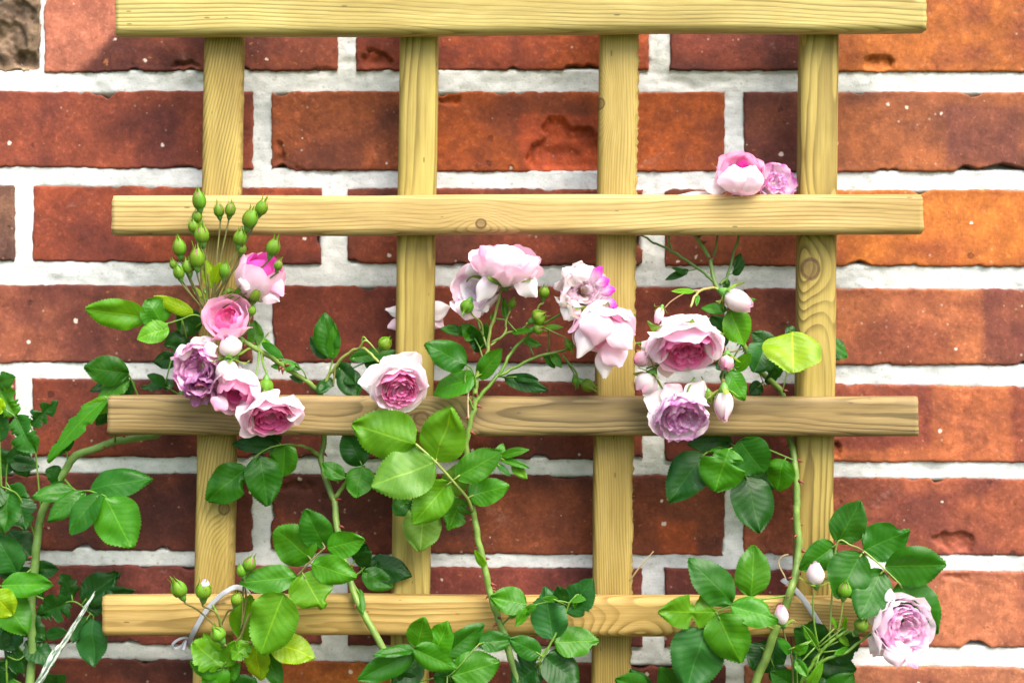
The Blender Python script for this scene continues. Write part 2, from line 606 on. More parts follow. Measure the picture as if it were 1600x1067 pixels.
# ------------------------------------------------------------------ ground
gv, gf = [], []
gx = [-60, -20, -6, -3, -1.5, -0.5, 0.5, 1.5, 3, 6, 20, 60]
gy = [-60, -20, -6, -3, -1.5, -0.8, -0.4, 0.0, 0.3, 5, 60]
for a in gx:
    for b in gy:
        gv.append((a, b, 0.0))
gme = make_mesh('ground', gv, [tuple(reversed(f)) for f in grid_faces(len(gx), len(gy))], True)
g = link('ground', gme, None, None, mat_ground())
g['kind'] = 'structure'

# ------------------------------------------------------------------ brick wall
wall = link('brick_wall', None)
tag(wall, 'weathered red brick wall with wide pale lime mortar joints behind the trellis', 'wall')

# row edges in photo pixels: (top, bottom) at the left edge, middle and right edge
ROWS = [
    (-8, 113, -6, 109, -8, 113),
    (142, 261, 143, 270, 144, 268),
    (289, 408, 296, 415, 297, 417),
    (445, 567, 447, 567, 452, 571),
    (591, 713, 595, 718, 603, 723),
    (738, 859, 741, 867, 748, 868),
    (882, 1005, 886, 1010, 893, 1012),
    (1028, 1150, 1035, 1156, 1043, 1160),
]
for k in range(1, 4):
    ROWS.append(tuple(q + 147.5 * k for q in ROWS[7]))
for k in range(1, 4):
    ROWS.insert(0, tuple(q - 149.0 * k for q in (-8, 113, -6, 109, -8, 113)))
FIRST = 3        # index of the row at the top of the photo


def row_y(row, x):
    if x <= 800:
        t = max(x, -400) / 800
        return row[0] * (1 - t) + row[2] * t, row[1] * (1 - t) + row[3] * t
    t = (min(x, 2000) - 800) / 800
    return row[2] * (1 - t) + row[4] * t, row[3] * (1 - t) + row[5] * t


XA = [(-1042, -585), (-555, -95), (-65, 395), (424, 639), (668, 1133), (1163, 1622), (1652, 2110), (2140, 2600)]
XB = [(-930, -470), (-440, 22), (50, 502), (543, 1004), (1039, 1263), (1290, 1748), (1778, 2236), (2266, 2600)]
XTOP = [(-920, -460), (-430, 62), (68, 527), (556, 1015), (1047, 1263), (1290, 1745), (1775, 2230), (2260, 2600)]
BRICK_BOX = {}
# colours (photo sRGB): base (clay tone plus painted-in brighter light toward the right), darker firing tone, how much of it
BC = {
    (0, 1): ((146, 112, 94), (100, 74, 62), .5), (0, 2): ((140, 66, 48), (96, 42, 34), .5), (0, 3): ((176, 78, 42), (130, 52, 34), .4),
    (0, 4): ((138, 62, 50), (104, 48, 42), .5), (0, 5): ((196, 104, 48), (160, 76, 44), .35),
    (1, 2): ((146, 66, 48), (108, 46, 38), .5), (1, 3): ((160, 78, 46), (120, 56, 36), .4), (1, 4): ((182, 82, 34), (140, 60, 30), .35),
    (1, 5): ((172, 92, 58), (120, 62, 46), .4),
    (2, 1): ((146, 96, 80), (104, 64, 54), .5), (2, 2): ((152, 66, 44), (112, 46, 34), .45), (2, 3): ((146, 66, 46), (104, 48, 34), .5),
    (2, 4): ((142, 66, 40), (104, 46, 32), .5), (2, 5): ((202, 108, 46), (168, 80, 40), .35),
    (3, 2): ((156, 82, 64), (110, 50, 40), .55), (3, 3): ((138, 60, 44), (108, 44, 36), .5), (3, 4): ((140, 62, 44), (104, 44, 34), .5),
    (3, 5): ((190, 104, 70), (150, 74, 50), .3),
    (4, 1): ((140, 62, 46), (100, 44, 34), .5), (4, 2): ((144, 62, 42), (104, 44, 34), .5), (4, 3): ((136, 60, 42), (100, 44, 34), .5), (4, 4): ((134, 56, 42), (100, 44, 36), .5),
    (4, 5): ((192, 100, 66), (156, 78, 52), .3),
    (5, 2): ((118, 54, 42), (86, 38, 32), .55), (5, 3): ((132, 60, 42), (96, 42, 32), .5), (5, 4): ((134, 64, 42), (96, 44, 32), .5),
    (5, 5): ((164, 82, 60), (130, 60, 46), .45),
    (6, 2): ((142, 68, 60), (100, 46, 42), .5), (6, 3): ((136, 62, 54), (100, 44, 38), .5), (6, 4): ((140, 64, 54), (104, 46, 40), .5),
    (6, 5): ((190, 108, 82), (152, 80, 60), .35),
    (7, 2): ((128, 60, 46), (92, 44, 36), .5), (7, 5): ((186, 110, 84), (150, 80, 60), .35),
}
# kiln marks and spalls: (row, brick) -> list of (x0, y0, x1, y1, slant, colour or factor)
MARKS = {
    (0, 2): [(60, -20, 250, 130, -0.95, (196, 118, 92))],
    (1, 5): [(1478, 165, 1592, 262, 0.0, (128, 70, 56)), (1150, 120, 1262, 300, 0.0, (112, 56, 44))],
    (3, 5): [(1534, 430, 1700, 600, 0.0, (126, 66, 54)), (1120, 430, 1300, 600, 0.0, (120, 54, 42))],
    (4, 5): [(1280, 590, 1456, 700, 0.0, (140, 66, 50)), (1582, 590, 1800, 730, 0.0, (140, 66, 50))],
    (5, 4): [(1030, 812, 1088, 880, 0.0, (176, 84, 40))],
    (1, 4): [(812, 180, 938, 290, 0.0, (184, 80, 40))],
    (6, 5): [(1200, 880, 1400, 1020, 0.0, (140, 66, 56))],
}
CHIPS = {   # hollows: centre x, y, radius x, radius y, depth in metres
    (1, 4): [(882, 246, 66, 60, .0065), (700, 150, 18, 13, .005)],
    (0, 2): [(285, 102, 24, 10, .004), (500, 112, 22, 8, .005)],
    (0, 3): [(585, 96, 26, 18, .003)],
    (0, 5): [(1375, 98, 22, 14, .0035)],
    (1, 3): [(434, 242, 10, 24, .004), (466, 268, 16, 8, .005)],
    (5, 5): [(1490, 846, 34, 15, .003)],
    (6, 5): [(1490, 898, 20, 10, .004)],
    (4, 5): [(1304, 705, 8, 14, .004)],
    (5, 3): [(470, 760, 30, 10, .002)],
    (0, 1): [(20, 60, 30, 30, .004), (45, 95, 20, 18, .005), (40, 20, 18, 20, .004)],
}


def axis_coords(length, step, fine):
    if not fine:
        return np.array([0, 0.0012, 0.0035, length - 0.0035, length - 0.0012, length]) / length
    e = [0, 0.0007, 0.0016, 0.003]
    n = max(2, int((length - 0.006) / step))
    mid = np.linspace(0.003, length - 0.003, n + 1)[1:-1]
    return np.array(e + list(mid) + [length - q for q in reversed(e)]) / length


def build_brick(ri, bi, x0, x1, row):
    r = ri - FIRST
    vis = -40 < x1 and x0 < 1640 and -1 <= r <= 7
    seed = (ri * 17 + bi * 5) * 1.0
    yt0, yb0 = row_y(row, x0)
    yt1, yb1 = row_y(row, x1)
    BRICK_BOX.setdefault(ri, []).append((x0, x1, yt0, yb0, yt1, yb1))
    A, B = P(x0, yt0), P(x1, yt1)
    C, E = P(x0, yb0), P(x1, yb1)
    L, H = (B - A).length, (A - C).length
    stp = 0.0016 if (r, bi) in CHIPS else 0.003
    us, vs_ = axis_coords(L, stp, vis), axis_coords(H, stp, vis)
    U, V = np.meshgrid(us, vs_, indexing='ij')
    X = (A.x * (1 - U) + B.x * U) * (1 - V) + (C.x * (1 - U) + E.x * U) * V
    Z = (A.z * (1 - U) + B.z * U) * (1 - V) + (C.z * (1 - U) + E.z * U) * V
    if vis:
        def edge(q, s):
            n = fbm(q * 40, 0, 0, seed + s, 3) * 0.0010
            n2 = fbm(q * 420, 3, 0, seed + s + 1, 3) * 0.0009
            chip = np.clip(fbm(q * 45, 9, 0, seed + s + 2, 3) - 0.30, 0, 1) * 0.016
            return n + n2 + chip
        eL, eR = edge(Z, 1.1), edge(Z, 2.2)
        eT, eB = edge(X, 3.3), edge(X, 4.4)
        X = X + eL * (1 - U) ** 6 - eR * U ** 6
        Z = Z - eT * (1 - V) ** 4 + eB * V ** 4
    ex = np.minimum(U, 1 - U) * L
    ez = np.minimum(V, 1 - V) * H
    e = np.minimum(ex, ez)
    R = 0.0016
    y = R * (1 - np.sqrt(np.clip(1 - np.clip(1 - e / R, 0, 1) ** 2, 0, 1)))
    face = float(vnoise(seed, 1.7, 0, 3)) * 0.0008
    y = y + face
    inside = sstep(0, 0.004, e)
    if vis:
        y = y - fbm(X * 30, Z * 30, 0, seed, 4) * 0.0010 * (0.4 + 0.6 * inside) - fbm(X * 220, Z * 220, 0, seed + 4, 3) * 0.0004
        if (r, bi) == (0, 1):
            y = y + np.abs(fbm(X * 60, Z * 60, 0, seed + 9, 5)) * 0.008
    # colour
    base, dark, amt = BC.get((r, bi), None) or rng.choice(list(BC.values()))
    KA = 0.51
    base = np.array(srgb(*base, KA)) * (1.05, 1.20, 1.00)
    dark = np.array(srgb(*dark, KA)) * (1, 1.18, 1.16)
    n = fbm(X * 22, Z * 30, 0, seed + 2, 5)
    w = np.clip(sstep(-0.35 + (0.5 - amt) * 0.6, 0.45, n), 0, 1)[..., None]
    col = base * (1 - w) + dark * w
    PX = X / (D / F) + 800
    PY = 533.5 - (Z - ZC) / (D / F)
    jit = fbm(PX / 18, PY / 18, 0, seed + 6, 3) * 9
    for (mx0, my0, mx1, my1, sl, mc) in MARKS.get((r, bi), ()):
        xx = PX + jit
        if sl:
            m = sstep(14, -14, (xx - mx0) + (PY - my0) / abs(sl) * 0.92 - (mx1 - mx0) * 1.0)
        else:
            m = sstep(mx0 - 7, mx0 + 7, xx) * sstep(mx1 + 7, mx1 - 7, xx) * sstep(my0 - 6, my0 + 6, PY + jit * .6) * sstep(my1 + 6, my1 - 6, PY + jit * .6)
        m = (m * (0.75 + 0.25 * np.clip(n * 2 + 0.5, 0, 1)))[..., None]
        col = col * (1 - m) + np.array(srgb(*mc, KA)) * m
    for (cx, cy, rx, ry, dep) in CHIPS.get((r, bi), ()):
        q = np.hypot((PX - cx) / rx, (PY - cy) / ry) + fbm(PX / 24, PY / 24, 0, seed + 8, 4) * 0.7
        m = sstep(1.0, 0.92, q)
        y = y + m * (0.25 + 0.75 * sstep(0.001, 0.007, e)) * (dep + fbm(PX / 14, PY / 14, 0, seed + 12, 4) * 0.0030)
        rim = np.exp(-((q - 0.97) / 0.05) ** 2)
        col = col * (1 + 0.25 * m[..., None]) * (1 - 0.0 * rim[..., None])
    col = col * (0.92 + 0.16 * float(hash3(ri, bi, 1, 2)))
    nu, nv = U.shape
    verts = np.stack([X, y, Z], -1).reshape(-1, 3)
    cols = col.reshape(-1, 3)
    faces = grid_faces(nu, nv)
    ring = [i * nv for i in range(nu)] + [(nu - 1) * nv + j for j in range(1, nv)] + \
           [i * nv + nv - 1 for i in range(nu - 2, -1, -1)] + [j for j in range(nv - 2, 0, -1)]
    b0 = len(verts)
    back = verts[ring].copy()
    back[:, 1] = 0.014
    verts = np.vstack([verts, back])
    cols = np.vstack([cols, cols[ring]])
    m = len(ring)
    for k in range(m):
        k2 = (k + 1) % m
        faces.append((ring[k2], ring[k], b0 + k, b0 + k2))
    cen = (A + B + C + E) / 4
    verts = verts - np.array(cen)
    me = make_mesh('brick', verts, faces, True, None, cols)
    o = link('brick', me, wall, Matrix.Translation(cen), M_BRICK)
    if (r, bi) == (0, 1):
        o['label'] = 'crumbling grey-brown brick in the upper left corner'


for ri, row in enumerate(ROWS):
    r = ri - FIRST
    xs = XTOP if r == 0 else (XA if r % 2 else XB)
    dx = 0 if 0 <= r <= 7 else rng.uniform(-14, 14)
    for bi, (x0, x1) in enumerate(xs):
        build_brick(ri, bi, x0 + dx, x1 + dx, row)

# mortar: one uneven sheet slightly behind the brick faces
def graded(lo, hi, flo, fhi, fine, coarse):
    return np.array(list(np.arange(lo, flo, coarse)) + list(np.arange(flo, fhi, fine)) + list(np.arange(fhi, hi + coarse, coarse)))


mx = graded(-0.92, 0.90, -0.42, 0.42, 0.0020, 0.02)
mz = graded(0.0, 1.10, 0.30, 0.885, 0.0020, 0.02)
MX, MZ = np.meshgrid(mx, mz, indexing='ij')
MY = 0.0022 - fbm(MX * 30, MZ * 40, 0, 5, 4) * 0.0014 - fbm(MX * 200, MZ * 200, 0, 9, 3) * 0.0009 + np.clip(fbm(MX * 28, MZ * 70, 0, 15, 4) - 0.22, 0, 1) * 0.004
mpx, mpy = MX / (D / F) + 800, 533.5 - (MZ - ZC) / (D / F)
for ri, row in enumerate(ROWS):     # the mortar lies only between the bricks
    for (x0, x1, yt0, yb0, yt1, yb1) in BRICK_BOX.get(ri, ()):
        f = np.clip((mpx - x0) / (x1 - x0), 0, 1)
        yt, yb = yt0 * (1 - f) + yt1 * f, yb0 * (1 - f) + yb1 * f
        ins = np.minimum(np.minimum(mpx - x0, x1 - mpx), np.minimum(mpy - yt, yb - mpy))
        MY = MY + sstep(3, 8, ins) * 0.012
mme = make_mesh('mortar', np.stack([MX, MY, MZ], -1).reshape(-1, 3), grid_faces(len(mx), len(mz)), True)
link('mortar', mme, wall, None, M_MORTAR)
# body of the wall beyond the modelled bricks
bv = []
for (xa, xb, za, zb) in [(-3.2, 3.2, 0, 2.5)]:
    bv = [(xa, 0.016, za), (xb, 0.016, za), (xb, 0.016, zb), (xa, 0.016, zb), (xa, 0.36, za), (xb, 0.36, za), (xb, 0.36, zb), (xa, 0.36, zb)]
bme = make_mesh('wall_body', bv, [(0, 1, 2, 3), (5, 4, 7, 6), (4, 0, 3, 7), (1, 5, 6, 2), (3, 2, 6, 7), (4, 5, 1, 0)], False)
link('wall_body', bme, wall, None, mat_wall_core())

# ------------------------------------------------------------------ trellis
D_PB, D_PF, D_RB, D_RF = 0.024, 0.042, 0.0425, 0.0605     # post back/front, rail back/front


def batten(name, p0, p1, width, thick, mat, parent, seed, fuzz=(0, 0), round_=0.0055, seg=0.003, ends=(0, 0), up=Vector((0, -1, 0)), wane=False):
    """stick from p0 to p1 (centre line); local X along it, local Z across, local Y into the wall"""
    ax = (p1 - p0)
    L = ax.length
    xdir = ax.normalized()
    ydir = Vector((0, 1, 0))
    zdir = xdir.cross(ydir).normalized()
    ydir = zdir.cross(xdir)
    M = Matrix((xdir, ydir, zdir)).transposed().to_4x4()
    M.translation = (p0 + p1) / 2
    n = max(8, int(L / seg))
    prof = []
    hw, ht = width / 2, thick / 2
    for cx, cz, a0 in [(-ht + round_, hw - round_, 90), (-ht + round_, -hw + round_, 180), (ht - round_, -hw + round_, 270), (ht - round_, hw - round_, 0)]:
        for k in range(7):
            a = math.radians(a0 + 90 * k / 6)
            prof.append((cx + round_ * math.cos(a), cz + round_ * math.sin(a)))
    # extra points along the wide front and back faces
    front = [(-ht, hw - round_ - (width - 2 * round_) * k / 6) for k in range(1, 6)]
    backp = [(ht, -hw + round_ + (width - 2 * round_) * k / 6) for k in range(1, 6)]
    prof = prof[:7] + front + prof[7:21] + backp + prof[21:]
    prof = np.array(prof)
    m = len(prof)
    xs = np.linspace(-L / 2, L / 2, n + 1)
    Xg = np.repeat(xs[:, None], m, 1)
    Yg = np.repeat(prof[None, :, 0], n + 1, 0)
    Zg = np.repeat(prof[None, :, 1], n + 1, 0)
    nn = fbm(Xg * 9, Zg * 8, 0, seed, 3)
    Zg = Zg + nn * 0.0012
    Yg = Yg + fbm(Xg * 30, Zg * 60, 0, seed + 3, 3) * 0.0005
    for sgn, amt in ((1, fuzz[0]), (-1, fuzz[1])):
        if amt:
            msk = sstep(hw - 0.0035, hw - 0.001, Zg * sgn) * sstep(ht * 0.6, -ht * 0.6, Yg)
            Zg = Zg + sgn * msk * np.clip(fbm(Xg * 420, Yg * 300, 0, seed + 5, 3) + 0.15, 0, 1) * amt
    # sawn ends
    for sgn, i0 in ((-1, 0), (1, n)):
        Xg[i0] += sgn * (fbm(Yg[i0] * 500, Zg[i0] * 400, 0, seed + 7, 3) * 0.0012 + fbm(Yg[i0] * 60, Zg[i0] * 60, 0, seed + 8, 2) * 0.001)
    if wane:      # broken upper corner at the far end
        k = sstep(L / 2 - 0.012, L / 2, Xg) * sstep(hw * 0.25, hw * 1.0, Zg)
        Xg = Xg - k * 0.006
        Yg = Yg + k * 0.006
    verts = np.stack([Xg, Yg, Zg], -1).reshape(-1, 3)
    faces = []
    for i in range(n):
        for k in range(m):
            k2 = (k + 1) % m
            faces.append((i * m + k, i * m + k2, (i + 1) * m + k2, (i + 1) * m + k))
    vl = verts.tolist()
    for i0 in (0, n):      # caps with a slightly inset ring
        c = verts[i0 * m:(i0 + 1) * m].mean(0)
        ring = list(range(i0 * m, (i0 + 1) * m))
        b = len(vl)
        for q in ring:
            vl.append((verts[q] * 0.75 + c * 0.25).tolist())
        ci = len(vl)
        vl.append(c.tolist())
        for k in range(m):
            k2 = (k + 1) % m
            f1 = (ring[k], b + k, b + k2, ring[k2])
            f2 = (b + k, ci, b + k2)
            if i0:
                f1, f2 = tuple(reversed(f1)), tuple(reversed(f2))
            faces.append(f1)
            faces.append(f2)
    # loose splinters on rough edges
    rr = random.Random(int(seed * 10))
    for sgn, amt in ((1, fuzz[0]), (-1, fuzz[1])):
        if amt:
            for q in range(int(L / 0.005)):
                x = rr.uniform(-L / 2, L / 2)
                yq = rr.uniform(-ht * 0.95, -ht * 0.2)
                l = rr.uniform(0.4, 1.0) * amt * 1.3
                zq = sgn * (hw - 0.0008)
                b = len(vl)
                sl = rr.uniform(-1, 1) * l
                vl += [(x - 0.0004, yq, zq), (x + 0.0004, yq, zq), (x, yq - 0.0004, zq), (x + sl, yq - l * 0.3, zq + sgn * l)]
                faces += [(b, b + 1, b + 3), (b + 1, b + 2, b + 3), (b + 2, b, b + 3)]
    me = make_mesh(name, vl, faces, True)
    return link(name, me, parent, M, mat)


trellis = link('garden_trellis', None, None, Matrix.Translation((0, -D_PF, 0)))
tag(trellis, 'yellowish softwood garden trellis of square-set battens fixed in front of the brick wall', 'trellis')

GREEN_L, GREEN_D = (0.50, 0.385, 0.135), (0.30, 0.215, 0.055)
# posts: centre pixel at photo top (y=0) and at photo bottom (y=1067)
dpm = (D_PB + D_PF) / 2
POSTS = [(353, 332, (0.01, 0.024), 330, 0.10, ((.2, 0.004, .0085),), 0.55, (1.0, 0.9)),
         (656.5, 639, (0.008, 0.002), 210, 0.02, (), 0.2, (0, 0)),
         (966.5, 954, (0.02, 0.03), 420, -0.015, ((-0.162, 0.012, .005),), 0.1, (1.0, 0)),
         (1279, 1268, (0.008, -0.006), 230, 0.028, ((-0.018, 0.004, .0105),), 0.35, (0, 0))]
post_cols = [((0.350, 0.262, 0.072), (0.180, 0.126, 0.029)), ((0.350, 0.272, 0.072), (0.170, 0.121, 0.027)),
             ((0.370, 0.276, 0.083), (0.210, 0.145, 0.032)), ((0.350, 0.267, 0.072), (0.145, 0.102, 0.023))]
for i, (xt, xb, ax, fq, tl, kn, stn, fz) in enumerate(POSTS):
    sl = (xb - xt) / 1067.0
    yt, yb = -190, 1700
    # local X runs from top to bottom; z then points to the left side of the picture
    p0 = P(xt + sl * yt, yt, dpm)
    p1 = P(xt + sl * yb, yb, dpm)
    p1.z = max(p1.z, 0.0)
    L = (p1 - p0).length
    s = S(dpm)
    mid = (yt + (533.5 + (ZC - p1.z) / s)) / 2
    kk = [((k[0] + 0), k[1], k[2]) for k in kn]
    if i == 3:
        kk = [((421 - mid) * s, -0.006, .0105)]
    if i == 2:
        kk = [((165 - mid) * s, -0.0135, .0055)]
    if i == 0:
        kk = [((792 - mid) * s, 0.008, .006)]
    mt = mat_wood('pine_post_%d' % i, post_cols[i][0], post_cols[i][1], ax[0], ax[1], fq, tl, 3.1 + i * 2.3, kk, stn * 0.5)
    batten('post', p0, p1, 0.0288, D_PF - D_PB, mt, trellis, 20 + i, fuzz=(0.0026 * fz[0], 0))
drm = (D_RB + D_RF) / 2
# rails: left x, right x, centre y at left and right
RAILS = [(186, 1442, 24.5, 18.5), (180, 1437, 338, 334), (173, 1430, 649, 649.5), (165, 1423, 960, 961), (158, 1416, 1272, 1273)]
rail_cols = [((0.420, 0.344, 0.121), (0.220, 0.175, 0.048)), ((0.420, 0.310, 0.121), (0.230, 0.155, 0.048)),
             ((0.27, 0.192, 0.080), (0.095, 0.066, 0.028)), ((0.380, 0.257, 0.082), (0.210, 0.131, 0.030)), ((0.480, 0.330, 0.103), (0.300, 0.184, 0.043))]
rail_ax = [((0.012, 0.02), 260, 0.012), ((0.03, 0.028), 300, 0.006), ((0.008, 0.004), 330, 0.018), ((0.008, -0.008), 280, 0.022), ((0.01, 0.0), 300, 0.02)]
for i, (xl, xr, yl, yr) in enumerate(RAILS):
    p0, p1 = P(xl, yl, drm), P(xr, yr, drm)
    s = S(drm)
    midx = (xl + xr) / 2
    kn = []
    if i == 1:
        kn = [((752 - midx) * s, -0.007, .0055)]
    if i == 2:
        kn = [((660 - midx) * s, -0.002, .0085)]
    if i == 3:
        kn = [((1000 - midx) * s, -0.016, -.014)]
    mt = mat_wood('pine_rail_%d' % i, rail_cols[i][0], rail_cols[i][1], rail_ax[i][0][0], rail_ax[i][0][1], rail_ax[i][1], rail_ax[i][2],
                  1.7 + i * 3.7, kn, 0.75 if i == 2 else (0.3 if i == 3 else 0.1), 0.35 if i == 2 else 0.2)
    batten('rail', p0, p1, 0.0292 if i else 0.0310, D_RF - D_RB, mt, trellis, 40 + i, wane=(i == 0))

# ------------------------------------------------------------------ rose building blocks
LC = {  # leaf colours: young to mature, with lit and shaded tones painted in
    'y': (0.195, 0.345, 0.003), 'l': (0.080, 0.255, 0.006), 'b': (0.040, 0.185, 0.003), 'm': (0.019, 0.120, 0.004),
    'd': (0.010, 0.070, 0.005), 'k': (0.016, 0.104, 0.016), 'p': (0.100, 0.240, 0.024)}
C_CANE, C_GREEN, C_RED, C_PALE = (0.13, 0.22, 0.04), (0.10, 0.21, 0.022), (0.13, 0.13, 0.038), (0.21, 0.28, 0.06)


def leaflet_mesh(L, W, seed, fold=0.25, curl=0.15, bites=(), teeth=22, rag=0.0, name='leaflet'):
    rr = random.Random(seed)
    nu, nv = teeth * 2 + 1, 13
    u = np.linspace(0, 1, nu)
    skew = rr.uniform(0.78, 1.0)
    half = np.sin(math.pi * np.clip(u, 0, 1) ** skew) ** (0.53 if W < 0.9 * L else 0.42)
    half = half * (1 - 0.30 * sstep(0.74, 1.0, u)) / half.max()
    tooth = np.where(np.arange(nu) % 2 == 1, 1.0, 0.0)
    side = []
    for sg in (-1, 1):
        h = half * (1 + 0.05 * vnoise(u * 4, sg * 3.0, 0, seed)) - 0.0
        h = h - (1 - tooth) * 0.055 * sstep(0.02, 0.1, u)
        for (bu, bs, br, bd) in bites:
            if bs == sg:
                prof = np.clip(1 - np.abs((u - bu) / br) ** 2.2, 0, 1)
                h = h * (1 - bd * prof * (1 + 0.3 * vnoise(u * 45, sg, 0, seed + 5)))
        if rag:
            h = h * (1 - rag * np.clip(fbm(u * 9, sg * 5.0, 0, seed + 9, 3) + 0.05, 0, 1) * 2.2)
        side.append(np.clip(h, 0.0, 1.2))
    v = np.linspace(-1, 1, nv)
    U = np.repeat(u[:, None], nv, 1)
    V = np.repeat(v[None, :], nu, 0)
    H = np.where(V < 0, side[0][:, None], side[1][:, None])
    y = V * H * W / 2
    x = U * L - (np.abs(V) ** 2) * H * 0.06 * L * np.sin(math.pi * U)
    x = x + np.where(np.abs(V) > 0.99, tooth[:, None] * 0.012 * L, 0)
    z = fold * np.abs(y) * (1 - 0.4 * np.abs(V))
    z = z - curl * L * (U ** 2 - 0.15 * U)
    z = z + (vnoise(U * 3.2, V * 1.6, 0, seed + 2) * 0.08 + np.sin(U * 26 - np.abs(V) * 7) * 0.003 * np.abs(V)) * W
    z = z - 0.06 * W * np.abs(V) ** 3 * (0.5 + 0.8 * vnoise(U * 5, np.sign(V) * 2.0, 0, seed + 4))
    uvs = np.stack([U, V * np.clip(H / np.maximum(half[:, None], 0.02), 0, 1)], -1).reshape(-1, 2)
    verts = np.stack([x, y, z], -1).reshape(-1, 3)
    return make_mesh(name, verts, grid_faces(nu, nv), True, uvs)


